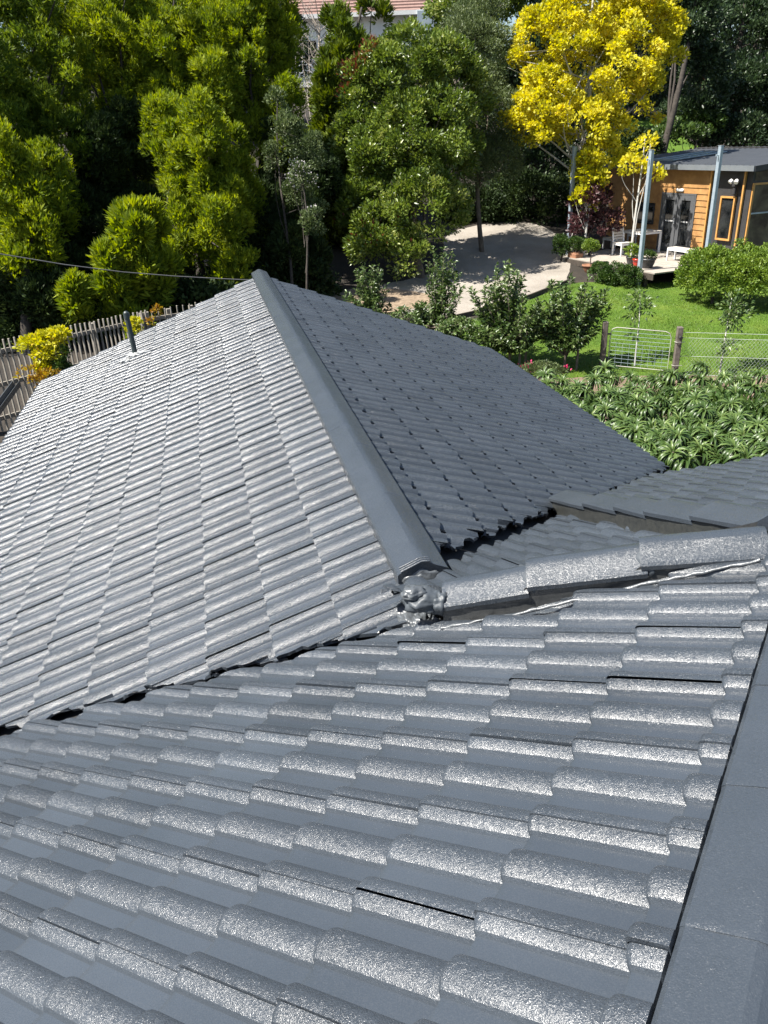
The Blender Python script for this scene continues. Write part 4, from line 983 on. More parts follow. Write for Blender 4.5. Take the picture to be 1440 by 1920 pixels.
# the dark trees behind the studio
tree('dark_tree', 'dark sparse tree rising behind the right half of the studio roof', 'tree', [blob(1390, 60, 36, 90, 90), blob(1400, 180, 36, 80, 80), blob(1340, 0, 37, 70, 70), blob(1450, 240, 36, 60, 60)], g(1390, 300, 37), 42000, 'dark_leaf', .17, .09, 120, .75, .28, 'bark_dark', seed=49, inner=.15, group='dark trees behind the studio')
tree('dark_tree', 'dark leaning tree just right of the yellow crown, with a bare black trunk', 'tree', [blob(1300, 40, 33, 50, 80), blob(1320, 130, 34, 55, 60), blob(1270, -10, 33, 60, 50), blob(1300, 220, 35, 60, 50)], g(1225, 330, 33.5), 20000, 'dark_leaf', .16, .085, 80, .6, .2, 'bark_dark', seed=50, inner=.15, group='dark trees behind the studio')
tree('dark_tree', 'deep shadowed tree mass in the gap behind the yellow tree trunk', 'tree', [blob(1000, 330, 37, 110, 90), blob(1100, 300, 37, 110, 110), blob(960, 390, 36, 80, 60), blob(1180, 380, 37, 80, 70)], g(1020, 430, 37), 24000, 'dark_leaf', .17, .09, 130, .7, .2, 'bark_dark', seed=51, inner=.3, group='dark trees behind the studio')
tree('leafy_shrub', 'bright green leafy bush just above the studio roof', 'shrub', [blob(1300, 240, 35, 60, 30), blob(1270, 260, 34, 50, 26)], g(1290, 330, 35), 3800, 'green_leaf', .16, .10, 50, .45, .07, seed=52)
tree('flowering_bush', 'small bush with red flowers glimpsed between the dark trunks', 'shrub', [blob(1332, 150, 40, 17, 14)], g(1332, 260, 40), 700, 'redtip', .16, .12, 14, .3, .05, seed=53)
for i, (px, py, d, rx, ry, lb, mt) in enumerate([
    (1400, 250, 35.5, 90, 36, 'dark bush mass rising just behind the ridge of the studio roof', 'dark_leaf'), (1190, 300, 34, 60, 60, 'shade-painted shrub behind the left end of the studio', 'painted_shade_leaf'),
    (620, 470, 31, 95, 90, 'shade-painted bush under the photinia beside the gravel bed', 'painted_shade_leaf'), (1000, 385, 33, 90, 60, 'shade-painted shrub beyond the gravel drive', 'painted_shade_leaf'),
    (890, 395, 33, 70, 50, 'shade-painted shrub behind the thin sapling by the drive', 'painted_shade_leaf'), (540, 530, 24, 80, 60, 'shade-painted shrub under the tall conifers, behind the ridge end', 'painted_shade_leaf'),
    (0, 610, 20.6, 110, 70, 'shade-painted undergrowth bush at the foot of the far left conifers', 'painted_shade_leaf'), (350, 575, 21.6, 110, 55, 'shade-painted undergrowth bush below the middle conifers', 'painted_shade_leaf'), (170, 600, 20.8, 90, 60, 'shade-painted undergrowth bush left of the bright conifer sapling', 'painted_shade_leaf')]):
    tree('understory_shrub', lb, 'shrub', [blob(px, py, d, rx, ry), blob(px+rx*.4, py+ry*.4, d+.3, rx*.7, ry*.6), blob(px-rx*.5, py+ry*.3, d, rx*.6, ry*.6)], g(px, py, d), 14000, mt, .15, .08, 90, .5, .07, 'bark_dark', seed=60+i, group='shrubs in the shade under the trees')  # nearly all of these carry canopy shade in their leaf colour
for i, (px, py, d, rx, ry, lb) in enumerate([(620, 190, 42, 120, 120, 'hazy green tree before the far house'), (1120, 150, 48, 160, 190, 'broad dark tree far behind the yellow crown'), (960, 160, 46, 120, 170, 'dark tree far behind the grey-green tree'), (1330, 150, 52, 130, 190, 'far dark tree at the top right, behind the leaning one'), (440, 60, 40, 110, 150, 'far dark tree behind the yellow-green conifers'), (200, 60, 42, 200, 190, 'far dark tree behind the left conifers'), (780, 190, 40, 120, 90, 'dark tree far behind the photinia')]):
    if i == 0: continue
    tree('background_tree', lb, 'tree', [blob(px, py, d, rx, ry), blob(px-rx*.4, py+ry*.4, d, rx*.7, ry*.7), blob(px+rx*.5, py+ry*.3, d+1, rx*.7, ry*.7)], g(px, py, d), 26000, 'dark_leaf', .26, .14, 130, 1.0, .25, 'bark_dark', seed=80+i, group='trees far up the slope')
# thin bare birch with white twigs
o = tag(empty('bare_birch', g(598, 300, 36)), 'bare birch with white twigs in the gap before the far white house', 'tree')
m = MB(); b = g(598, 300, 36); tp = at(600, 30, 36); limb(m, b, tp, .10, .03, .05, 8, 1); m.build('trunk', M['twig'], o)
m = MB(); r_ = random.Random(4)
for i in range(34):
    t_ = r_.uniform(.35, .95); s = Vector(b).lerp(tp, t_); e = s+Vector((r_.uniform(-1.3, 1.3), r_.uniform(-.8, .8), r_.uniform(.5, 1.7))); limb(m, s, e, .026, .008, .2, 4, i)
    for k in range(3):
        q = s.lerp(e, r_.uniform(.4, .9)); limb(m, q, q+Vector((r_.uniform(-.6, .6), r_.uniform(-.4, .4), r_.uniform(.1, .7))), .012, .005, .2, 3, i*7+k)
m.build('branches', M['twig'], o)
tree('leafless_shrub', 'brownish twiggy bush below the bare birch', 'shrub', [blob(590, 175, 34, 38, 40), blob(570, 90, 36, 26, 40)], g(590, 260, 34), 700, 'grey_leaf', .14, .03, 30, .5, .05, 'twig', seed=91)

# ------------------------------------------------------------------ far white house with a tiled roof
M['far_white'] = plain('far_white_wall', (.78, .77, .74), (.84, .83, .80), 2, .8, bs=0)
M['far_roof'] = plain('red_roof_tile', (.20, .12, .10), (.29, .185, .155), 5, .7, bs=.4, bd=.03, bscale=9)
M['far_grey'] = plain('far_grey_wall', (.30, .36, .40), (.38, .44, .48), 2, .8, bs=0)
hb = at(640, 100, 56); hz = gz(hb.y)
fh = tag(empty('white_house', (hb.x, hb.y, hz)), 'white two storey house with a red tiled roof, far up the slope', 'house')
zt = at(640, 34, 56).z; rx = CR.copy(); rx.z = 0; rx.normalize(); ry = Vector((-rx.y, rx.x, 0))
def fp(a, b, z): p = Vector((hb.x, hb.y, 0))+rx*a+ry*b; return Vector((p.x, p.y, z))
m = MB(); m.box(fp(2.0, 4, (hz+zt)/2-1), (14, 8, zt-hz+2), rx, ry); m.build('wall', M['far_white'], fh)
m = MB(); m.box(fp(8.2, -.5, zt-.75), (5.5, 1.2, 1.5), rx, ry); m.build('upper_wall', M['far_grey'], fh)
m = MB(); e = .8; L0, L1 = -5-e, 9+e+2; rd = 3.2
nrow = 14
pts = [fp(L0, -e, zt), fp(L1, -e, zt), fp(L1, 8+e, zt), fp(L0, 8+e, zt), fp(L0+4.8, 4, zt+rd), fp(L1-4.8, 4, zt+rd)]
for i in range(nrow):                              # courses, each stepping over the one below
    t0, t1 = i/nrow, (i+1)/nrow; st = Vector((0, 0, .10))
    for a, b, c, d in ((0, 1, 5, 4), (2, 3, 4, 5), (1, 2, 5, 5), (3, 0, 4, 4)):
        A, B, C, D = pts[a], pts[b], pts[c], pts[d]
        m.add([A.lerp(D, t0)+st, B.lerp(C, t0)+st, B.lerp(C, t1), A.lerp(D, t1), A.lerp(D, t0), B.lerp(C, t0)], [(0, 1, 2, 3), (4, 5, 1, 0)])
m.build('roof', M['far_roof'], fh)
m = MB(); m.bar(fp(L0, -e-.05, zt-.06), fp(L1, -e-.05, zt-.06), .14, .26); m.build('gutter', M['far_white'], fh)
for a in (-2.2, .4, 3.2):
    m = MB(); m.box(fp(a, -.03, zt-2.0), (1.1, .10, 1.3), rx, ry); wq = m.build('window', M['far_white'], fh); m = MB(); m.box(fp(a, -.09, zt-2.0), (.92, .02, 1.12), rx, ry); m.build('pane', M['glass'], wq)
ba = at(584, 140, 52); bz = gz(ba.y); zb0 = at(584, 155, 52).z; zb1 = at(584, 128, 52).z
bal = tag(empty('balcony_rail', (ba.x, ba.y, bz)), 'white balcony railing on its white deck before the far house', 'balcony')
m = MB(); c = Vector((ba.x, ba.y, zb0-.15)); m.box(c, (3.2, 2.4, .3), rx, ry); m.build('slab', M['far_white'], bal)
m = MB()
for q in (-1.5, 1.5): m.bar((c+rx*q).to_tuple()[:2]+(bz-.2,), (c+rx*q).to_tuple()[:2]+(zb0-.3,), .2, .2)
m.build('support', M['far_white'], bal)
m = MB(); f0 = c-ry*1.15
for z in (.25, .55, zb1-zb0+.1): m.bar(f0-rx*1.55+Vector((0, 0, .15+z)), f0+rx*1.55+Vector((0, 0, .15+z)), .05, .05)
for q in range(9): m.bar(f0+rx*(-1.55+q*.3875)+Vector((0, 0, .15)), f0+rx*(-1.55+q*.3875)+Vector((0, 0, .25+zb1-zb0)), .04, .04)
m.build('railing', M['far_white'], bal)
# ------------------------------------------------------------------ picket fence behind the far gable
M['picket'] = plain('silver_grey_picket', (.17, .155, .13), (.30, .275, .235), 9, .85, bs=.4, bscale=30)
fence = None
fA, fB, fC = at(-60, 650, 14.6), at(272, 582, 18.0), at(400, 563, 18.6)      # tops of the end, the corner, the far end
fz_top = .5*(fA.z+fB.z); FH = 1.75
def fence_run(A, B, label, n, wp):
    A = Vector((A.x, A.y, 0)); B = Vector((B.x, B.y, 0)); zA = fence_run.zA; zB = fence_run.zB
    t = (B-A).normalized(); nn = Vector((t.y, -t.x, 0))
    if nn.y > 0: nn = -nn
    o = tag(empty('picket_fence', (A.x, A.y, zA-FH)), label, 'fence', 'picket fence round the back garden')
    for i in range(n):
        k = i/(n-1); p = A.lerp(B, k); zt = zA+(zB-zA)*k+random.uniform(-.015, .015); m = MB(); le = random.uniform(-.008, .008)
        m.bar((p.x, p.y, zt-FH), (p.x+t.x*le, p.y+t.y*le, zt), wp, .022, (t.x, t.y, 0), .003); m.build('picket', M['picket'], o)
    for dz in (.22, .85, 1.5):
        m = MB(); m.bar((A.x-nn.x*.04, A.y-nn.y*.04, zA-dz), (B.x-nn.x*.04, B.y-nn.y*.04, zB-dz), .045, .085); m.build('rail', M['picket'], o)
    for k in (0.02, .34, .67, .99):
        p = A.lerp(B, k)-nn*.11; z = zA+(zB-zA)*k; m = MB(); m.bar((p.x, p.y, z-FH-.2), (p.x, p.y, z-.06), .10, .10, (t.x, t.y, 0)); m.build('post', M['picket'], o)
    return o
fence_run.zA, fence_run.zB = fA.z, fB.z
fence_run(fA, fB, 'weathered grey picket fence run behind the far gable, with the lime maple before it', int((fB-fA).length/.118), .048)
fence_run.zA, fence_run.zB = fB.z, fC.z
fence_run(fB, fC, 'short far run of the picket fence meeting the roof below the cable', max(6, int((fC-fB).length/.125)), .052)
# lime Japanese maple and the small autumn shrubs at the fence
lb_ = [blob(85, 640, 13.9, 34, 16), blob(110, 630, 13.9, 22, 14), blob(60, 645, 13.9, 24, 12), blob(90, 665, 13.9, 26, 18), blob(85, 690, 13.9, 16, 16)]
tree('japanese_maple', 'lime yellow Japanese maple in front of the picket fence', 'maple', lb_, g(95, 760, 13.9), 2600, 'lime_leaf', .075, .05, 70, .13, .025, 'bark_dark', seed=101, inner=.5, nl=10)
tree('autumn_shrub', 'small orange and yellow shrub low by the fence, under the lime maple', 'shrub', [blob(60, 698, 13.7, 32, 10), blob(90, 705, 13.7, 24, 12), blob(72, 715, 13.7, 18, 10)], g(80, 760, 13.7), 420, 'orange_leaf', .06, .04, 34, .09, .015, 'bark_dark', seed=102, inner=.5)
tree('autumn_shrub', 'yellow and orange climber showing beside the vent pipe', 'shrub', [blob(250, 607, 15.2, 12, 12), blob(258, 620, 15.2, 10, 10), blob(243, 615, 15.2, 9, 9)], g(255, 680, 15.2), 420, 'lime_leaf', .06, .04, 22, .09, .012, 'bark_dark', seed=103, inner=.4)
tree('autumn_shrub', 'orange leaved climber on the far fence run', 'shrub', [blob(295, 588, 16.8, 10, 18), blob(284, 605, 16.8, 8, 8)], g(293, 660, 16.8), 170, 'orange_leaf', .06, .04, 18, .09, .012, 'bark_dark', seed=104, inner=.4)
tree('leafy_shrub', 'small green shrub half hidden below the lime maple', 'shrub', [blob(112, 690, 13.9, 16, 22), blob(120, 660, 13.9, 8, 14)], g(112, 760, 13.9), 700, 'green_leaf', .06, .035, 26, .1, .014, 'bark_dark', seed=105, inner=.4)
# overhead cable
pts = []
for px, py in ((-160, 455), (0, 476), (120, 496), (230, 510), (330, 518), (442, 524), (470, 525)):
    pts.append(at(px, py, 11.4+(px+160)/630*2.0))
m = MB(); m.tube(subdiv(pts, 4), .008, 8)
M['cable'] = plain('grey_cable', (.09, .09, .09), (.13, .13, .13), 6, .5, bs=0)
tag(m.build('overhead_cable', M['cable']), 'thin grey overhead cable running to the far gable past the conifers', 'cable')

# ------------------------------------------------------------------ gate and wire fence
M['gate_post'] = plain('old_grey_timber', (.075, .06, .05), (.16, .135, .115), 8, .85, bs=.5, bscale=22)
M['gate_rust'] = plain('worn_white_pipe', (.32, .31, .27), (.46, .45, .40), 10, .5, bs=.1)
gl, gr = ground_at(1128, 692), ground_at(1264, 704)
def height_to(P, py):
    z = P.z
    while pix((P.x, P.y, z))[1] > py and z < P.z+6: z += .01
    return z
for P, py, lb, wd in ((gl, 603, 'dark upright timber gate post beside the leafy orchard trees', .15), (gr, 613, 'grey timber gate post with a latch, at the free end of the gate', .15)):
    zt = height_to(P, py); o = tag(empty('gate_post', P), lb, 'post', 'gate posts')
    m = MB(); m.bar((P.x, P.y, P.z-.2), (P.x, P.y, zt), wd, .12, (1, -.35, 0), .012); m.build('shaft', M['gate_post'], o)
    if P is gr:
        m = MB(); m.tube([Vector((P.x-.02, P.y-.07, zt-.22)), Vector((P.x-.02, P.y-.13, zt-.22))], .035, 10); m.tube([Vector((P.x-.08, P.y-.12, zt-.22)), Vector((P.x+.03, P.y-.12, zt-.22))], .012, 8); m.build('latch', M['pot_dark'], o)
        m = MB()
        for dz in (.32, .85):
            m.bar((P.x-.09, P.y-.075, zt-dz), (P.x+.09, P.y-.075-.035, zt-dz), .012, .012)
            m.bar((P.x-.09, P.y-.10, zt-dz), (P.x-.09, P.y+.02, zt-dz), .01, .01)
        m.build('wire_tie', M['gate_rust'], o)
gt = (gr-gl); gt.z = 0; GL = gt.length; gt.normalize(); a = gl+gt*.13; b = gr-gt*.16
za = height_to(a, 612)-.02; z0a = a.z+.10; z0b = b.z+.10; H_ = za-z0a; zb_ = z0b+H_
gate = tag(empty('garden_gate', a), 'white tubular garden gate with rounded top corners and wire infill', 'gate')
def gp(u, v): p = a.lerp(b, u); return Vector((p.x, p.y, (z0a+(z0b-z0a)*u)+H_*v))
cr = .13/ (b-a).length; cv = .13/H_
loop = [gp(0, 0), gp(0, 1-cv), gp(cr*.3, 1-cv*.3), gp(cr, 1), gp(1-cr, 1), gp(1-cr*.3, 1-cv*.3), gp(1, 1-cv), gp(1, 0), gp(0, 0)]
m = MB(); m.tube(loop, .010, 10); m.build('pipe_frame', M['gate_rust'], gate)
m = MB()
for k in range(1, 10):
    m.tube([gp(.01, k/10), gp(.5, k/10-.004), gp(.99, k/10)], .0042, 5)
for k in range(1, 9): m.tube([gp(k/9, .0), gp(k/9, .62)], .003, 5)
m.build('wire_infill', M['steel'], gate)
m = MB(); m.tube([gp(0, .18)-gt*.06, gp(0, .18)+gt*.02], .02, 8); m.tube([gp(0, .82)-gt*.06, gp(0, .82)+gt*.02], .02, 8); m.build('hinge', M['pot_dark'], gate)
# netting away to the right
o = tag(empty('wire_fence', gr), 'fine wire netting fence running right from the gate across the lawn', 'fence')
nb_ = gr+Vector((6.5, -2.6, 0)); nb_.z = gz(nb_.y)
def np_(u, v): p = gr.lerp(nb_, u); return Vector((p.x, p.y, gr.z+(nb_.z-gr.z)*u+v))
m = MB()
for k in range(90):
    u = k/90; m.tube([np_(u, .02), np_(u+.045, .43), np_(u, .84)], .0016, 4, cap=False); m.tube([np_(u+.045, .02), np_(u, .43), np_(u+.045, .84)], .0016, 4, cap=False)
M['net'] = plain('galvanised_net', (.42, .46, .44), (.55, .58, .56), 6, .5, bs=0)
ne = m.build('netting', M['net'], o)
m = MB()
for v in (.03, .45, .86, .98): m.tube([np_(0, v), np_(.5, v-.02), np_(1, v)], .004, 5)
m.build('strand', M['net'], o)
m = MB(); m.bar(np_(1, -.2), np_(1, 1.1), .09, .09); m.build('post', M['gate_post'], o)

# ------------------------------------------------------------------ hedges, pots and planting round the deck
def hedge(name, label, blobs, n, mat, L, W, nclump, rc, seed):
    o = tag(empty(name, g(*blobs[0][2])), label, 'hedge'); rng = np.random.default_rng(seed)
    bl = [b[:2] for b in blobs]; trunk(o, g(*blobs[0][2]), bl, .05, 'bark_dark', 8, seed)
    P, out, cv = clump_points(bl, nclump, rc, n, .7, .9, rng=rng)
    k = P[:, 2] > np.interp(P[:, 1], [a for a, b in GY], [b for a, b in GY])+Z0; P, out, cv = P[k], out[k], cv[k]; n = len(P)
    sz = rng.uniform(.7, 1.25, n)
    leaves('foliage', P, out+rng.normal(size=(n, 3))*.6+np.array([0, 0, .4]), out+rng.normal(size=(n, 3))*.6, L*sz, W*sz, M[mat], o, var=np.clip(cv*.5+rng.random(n)*.6-.05, 0, 1)); return o
def hbl(px, py, d, rx, ry, rz=None): return (*blob(px, py, d, rx, ry, rz), (px, py+ry, d))
hedge('clipped_hedge', 'broad light green clipped hedge in front of the studio end', [hbl(1335, 512, 22.5, 62, 48, 1.0), hbl(1400, 512, 22.1, 62, 48, 1.0), hbl(1465, 512, 21.7, 70, 50, 1.0), hbl(1540, 512, 21.2, 70, 55, 1.0), hbl(1302, 516, 22.7, 32, 42, .8), hbl(1368, 522, 22.2, 66, 42, 1.0), hbl(1430, 522, 21.8, 66, 44, 1.0)], 42000, 'hedge_leaf', .07, .045, 420, .2, 111)
hedge('box_hedge', 'low clipped dark box hedge along the foot of the deck', [hbl(1128, 512, 25.0, 20, 24, .4), hbl(1150, 516, 24.7, 22, 24, .4), hbl(1175, 521, 24.4, 24, 24, .4), hbl(1188, 524, 24.2, 14, 22, .35), hbl(1140, 522, 24.8, 22, 18, .4), hbl(1164, 528, 24.5, 22, 18, .4)], 11000, 'box_leaf', .05, .035, 130, .13, 112)
tree('plum_shrub', 'dark plum leaved shrub at the shaded end of the cladding', 'shrub', [blob(1112, 390, 27.4, 45, 45), blob(1135, 420, 27.4, 30, 30), blob(1090, 425, 27.4, 25, 25)], g(1112, 455, 27.4), 4200, 'plum_leaf', .11, .075, 60, .3, .05, 'bark_dark', seed=113)
def pot(px, py, d, r, h, mat, name, label, cat, box=False):
    P = g(px, py, d); on = onD(px, py)
    if pix(on)[2] > 20 and (Vector((on.x, on.y, 0))-corner).dot(inn) > 0 and not box: P = on
    if box: P = at(px, py, d); P.z = gz(P.y)
    o = tag(empty(name, P), label, cat); m = MB()
    if box: m.box(P+Vector((0, 0, h/2)), (r*2.2, r*1.6, h), ud, inn, bev=.03)
    else: m.lathe(P, [(r*.62, 0), (r*.9, h*.5), (r*.98, h*.82), (r*1.08, h*.84), (r*1.08, h), (r*.94, h), (r*.9, h*.9), (.01, h*.88)], 22)
    m.build('vessel', M[mat], o); return o, P
o, P = pot(1106, 503, 26.2, .25, .24, 'terracotta', 'terracotta_bowl', 'orange terracotta bowl holding a ball topped standard box', 'bowl')
m = MB(); m.tube([P+Vector((0, 0, .2)), P+Vector((.01, 0, .72))], .018, 8); 
so_ = tag(empty('topiary', P+Vector((0, 0, .3))), 'small ball topped standard topiary growing in the terracotta bowl', 'topiary'); m.build('stem', M['bark'], so_)
rng_ = np.random.default_rng(3); Pq, out, cv = clump_points([((P.x, P.y, P.z+.82), (.27, .27, .22))], 60, .09, 2600, .7, .9, rng=rng_)
leaves('crown', Pq, out+rng_.normal(size=Pq.shape)*.6, out+rng_.normal(size=Pq.shape)*.5, .05, .035, M['hedge_leaf'], so_, var=rng_.random(len(Pq)))
o, P = pot(1079, 477, 27.4, .22, .34, 'terracotta', 'terracotta_tub', 'large square terracotta tub at the deck end, beside the third post', 'tub', box=True)
hedge('tub_bush', 'dark green clipped bush growing from the square terracotta tub', [hbl(1080, 460, 27.4, 22, 15)], 2600, 'box_leaf', .06, .04, 50, .12, 114)
hedge('clipped_bush', 'small dark clipped bush left of the square tub, in the shade', [hbl(1052, 464, 27.6, 18, 22)], 2400, 'box_leaf', .06, .04, 50, .13, 115)
def potted(px, py, r, h, mat, label, leafm, n, L, W, rh, seed, upr=.7):
    o, P = pot(px, py, 24.8, r, h, mat, 'flower_pot', label, 'pot')
    rng = np.random.default_rng(seed); Pq, out, cv = clump_points([((P.x, P.y, P.z+h+rh*.7), (r*1.1, r*1.1, rh))], 26, .08, n, .4, .9, rng=rng)
    m = MB(); m.tube([P+Vector((0, 0, h*.8)), P+Vector((0, 0, h+rh*.6))], .012, 6); m.build('stem', M['bark'], o)
    leaves('foliage', Pq, out+rng.normal(size=Pq.shape)*.5+np.array([0, 0, upr]), out+rng.normal(size=Pq.shape)*.6, L, W, M[leafm], o, var=rng.random(n))
potted(*r7(352, 1092), .17, .28, 'pot_dark', 'black pot of pale upright leaves on the deck left of the corner post', 'hedge_leaf', 160, .16, .05, .18, 121)
potted(*r7(398, 1105), .15, .26, 'red_glaze', 'red glazed pot at the foot of the corner post', 'box_leaf', 60, .08, .04, .06, 122)
potted(*r7(478, 1112), .24, .30, 'pot_dark', 'wide dark pot with a low trailing plant right of the corner post', 'box_leaf', 420, .07, .04, .12, 123)

# ------------------------------------------------------------------ orchard trees and saplings on the near lawn edge
def orchard(label, cat, name, blobs, base, n, L, W, nshoot, seed, stakes=(), mat='orchard_leaf', r=.03, group='young orchard trees', low=0):
    """upright whippy shoots carrying curved glossy leaves"""
    o = tag(empty(name, base), label, cat, group); rng = np.random.default_rng(seed); rr = random.Random(seed); base = Vector(base)
    m = MB(); P = []; A = []
    fork = base+Vector((0, 0, .42)); m.tube([base-Vector((0, 0, .1)), fork], [r*1.25, r], 8)
    for i in range(nshoot):
        b = blobs[rr.randrange(len(blobs))]; th = rr.uniform(0, 2*PI); q = rr.random()**.5
        e = Vector(b[0])+Vector((math.cos(th)*q*b[1][0], math.sin(th)*q*b[1][1], rr.uniform(-.5, 1.1)*b[1][2]*(1.05-q*.5)))
        s = fork+Vector((rr.uniform(-.04, .04), rr.uniform(-.04, .04), rr.uniform(-.1, .25)))
        mid = s.lerp(e, .45)+Vector(((e.x-s.x)*.22, (e.y-s.y)*.22, -.04)); pts = []
        for k in range(8):
            t = k/7; pts.append(s*(1-t)**2+mid*2*t*(1-t)+e*t*t)
        m.tube(pts, [r*.42*(1-.8*k/7) for k in range(8)], 5, cap=False)
        nl_ = n//nshoot
        for k in range(nl_):
            t = rr.uniform(.28, 1.0) if k else 1.0; x = min(6.999, t*7); i0 = int(x); p = pts[i0].lerp(pts[i0+1], x-i0); d = (pts[i0+1]-pts[i0]).normalized()
            side = Vector((rr.gauss(0, 1), rr.gauss(0, 1), rr.gauss(0, .5))).normalized(); off = rr.uniform(0, .10)*(1.2-t)
            P.append(p+side*off); A.append(d*.55+side*.8+Vector((0, 0, .15)))
    m.build('trunk', M['bark'], o)
    P = gx3(P); A = gx3(A); k = len(P); sz = rng.uniform(.7, 1.2, k)
    leaves('crown', P, A, rng.normal(size=(k, 3))*.5+np.array([0, 0, 1.]), L*sz, W*sz, M[mat], o, fold=.35, droop=.28)
    for i, (px, py, pt) in enumerate(stakes):
        s = ground_at(px, py); zt = height_to(s, pt); q = tag(empty('garden_stake', s), label_stake[i % 3]+' by the '+label.split(' tree')[0]+' tree', 'stake', 'stakes by the orchard trees')
        mm = MB(); mm.bar((s.x, s.y, s.z-.1), (s.x+.02, s.y, zt), .045, .045, (1, 0, 0), .005); mm.build('shaft', M['gate_post'], q)
    return o
label_stake = ['slim dark timber stake', 'second slim timber stake', 'leaning pale timber stake']
def gb(px, py): return ground_at(px, py)
orchard('bushy orchard tree nearest the roof edge, left of its fellow by the gate', 'tree', 'orchard_tree', [blob(955, 590, 18.0, 70, 60), blob(950, 540, 18.0, 48, 60), blob(915, 630, 18.0, 50, 35), blob(990, 620, 18.0, 40, 50), blob(955, 640, 18, 60, 40), blob(910, 570, 18, 35, 50)], gb(955, 690), 6400, .13, .056, 84, 131, stakes=((973, 694, 620), (984, 690, 622)))
orchard('bushy orchard tree right beside the dark gate post', 'tree', 'orchard_tree', [blob(1065, 580, 17.9, 55, 55), blob(1090, 600, 17.9, 45, 60), blob(1050, 620, 17.9, 45, 40), blob(1060, 530, 17.9, 35, 45), blob(1020, 600, 17.9, 28, 45), blob(1110, 560, 17.9, 40, 50), blob(1070, 640, 17.9, 55, 30)], gb(1058, 695), 7000, .13, .056, 90, 132, stakes=((1080, 697, 640),))
orchard('pale leafed whippy fruit tree rising behind the roof verge, farthest left', 'tree', 'orchard_tree', [blob(705, 560, 19.5, 42, 40), blob(690, 520, 19.5, 24, 30), blob(735, 585, 19.5, 40, 30), blob(670, 565, 19.5, 28, 24)], gb(705, 640), 3000, .11, .046, 50, 133)
orchard('tall whippy fruit tree before the gravel drive, between verge and bushy tree', 'tree', 'orchard_tree', [blob(830, 560, 19.3, 48, 60), blob(825, 500, 19.3, 30, 45), blob(790, 590, 19.3, 35, 30), blob(850, 610, 19.3, 30, 24)], gb(825, 650), 3600, .11, .048, 56, 134)
orchard('low fruit tree spreading along the roof edge left of the lawn', 'tree', 'orchard_tree', [blob(770, 600, 19.0, 55, 30), blob(870, 620, 18.6, 40, 25)], gb(800, 660), 3000, .11, .046, 46, 135)
# two thin saplings on the lawn
def sapling(label, base_px, top_px, tuft, seed, n):
    s = gb(*base_px); o = tag(empty('sapling', s), label, 'sapling', 'thin saplings on the lawn'); d = pix(s)[2]; rr = random.Random(seed); rng = np.random.default_rng(seed)
    tp = at(*top_px, d-.1); m = MB(); limb(m, s-Vector((0, 0, .1)), tp, .022, .008, .05, 8, seed); m.build('trunk', M['bark_pale'], o)
    P, A = [], []
    for (px, py, rx, ry, cnt) in tuft:
        b = blob(px, py, d-.1, rx, ry)
        for _ in range(cnt*2):
            q = Vector((rr.gauss(0, .45), rr.gauss(0, .45), rr.gauss(0, .45))); P.append(Vector(b[0])+Vector((q.x*b[1][0], q.y*b[1][1], q.z*b[1][2]))); A.append(q+Vector((0, 0, .2)))
    P = gx3(P); A = gx3(A)
    leaves('crown', P, A, rng.normal(size=P.shape)*.5+np.array([0, 0, 1.]), (.12*rng.uniform(.7, 1.2, len(P))), .052, M['orchard_leaf'], o, fold=.3, droop=.25)
sapling('thin sapling standing behind the middle of the white gate', (1190, 688), (1200, 552), [(1200, 565, 26, 16, 46), (1187, 585, 14, 14, 26), (1212, 580, 16, 12, 30), (1188, 620, 8, 14, 18), (1196, 553, 14, 10, 16)], 141, 100)
sapling('thin sapling with a dense leafy head, right of the gate before the netting', (1348, 706), (1372, 560), [(1375, 575, 24, 22, 90), (1372, 600, 20, 14, 56), (1385, 590, 22, 12, 40), (1362, 642, 14, 8, 18), (1370, 650, 20, 6, 14), (1353, 665, 6, 14, 20)], 142, 100)
# fuchsia
fb = [blob(1000, 697, 16.6, 30, 12), blob(1040, 700, 16.6, 26, 14), blob(1020, 688, 16.8, 24, 10)]
tree('fuchsia_shrub', 'low fuchsia bush hung with pink flowers at the roof edge', 'shrub', fb, gb(1020, 712), 2200, 'grey_leaf', .06, .03, 60, .1, .02, 'twig', seed=143, extra=[('blossom', 'pink_flower', 34, lambda P, o: (np.sin(P[:, 0]*7+1) > .3), .06, .04)])

# ------------------------------------------------------------------ spear-leaved shrubs between the house and the gate
def rosette(rng, c, up, R, nl, V, F, VA):
    up = Vector(up).normalized(); X = up.orthogonal().normalized(); Y = up.cross(X)
    for i in range(nl):
        th = i*2.39996+rng.uniform(-.2, .2); k = (i+.5)/nl; el = math.radians(78-72*k**.8+rng.uniform(-8, 8)); L = R*(.62+.5*k)*rng.uniform(.85, 1.12); W = L*.058
        h = X*math.cos(th)+Y*math.sin(th); s = h.cross(up); v0 = rng.random()*.6+.4*(1-k); base = len(V); p = Vector(c)+h*.015; e = el
        ws = (.5, 1.0, .95, .62, 0.0)
        for j in range(5):
            w = W*ws[j]
            d = h*math.cos(e)+up*math.sin(e); n = up*math.cos(e)-h*math.sin(e)
            if j < 4: V += [p-s*w+n*w*.35, p, p+s*w+n*w*.35]; VA += [v0]*3
            else: V += [p]; VA += [v0]
            p = p+d*(L/4); e -= math.radians(24+30*k)
        for j in range(3):
            a = base+j*3; F += [(a, a+1, a+4, a+3), (a+1, a+2, a+5, a+4)]
        a = base+9; F += [(a, a+1, base+12), (a+1, a+2, base+12)]
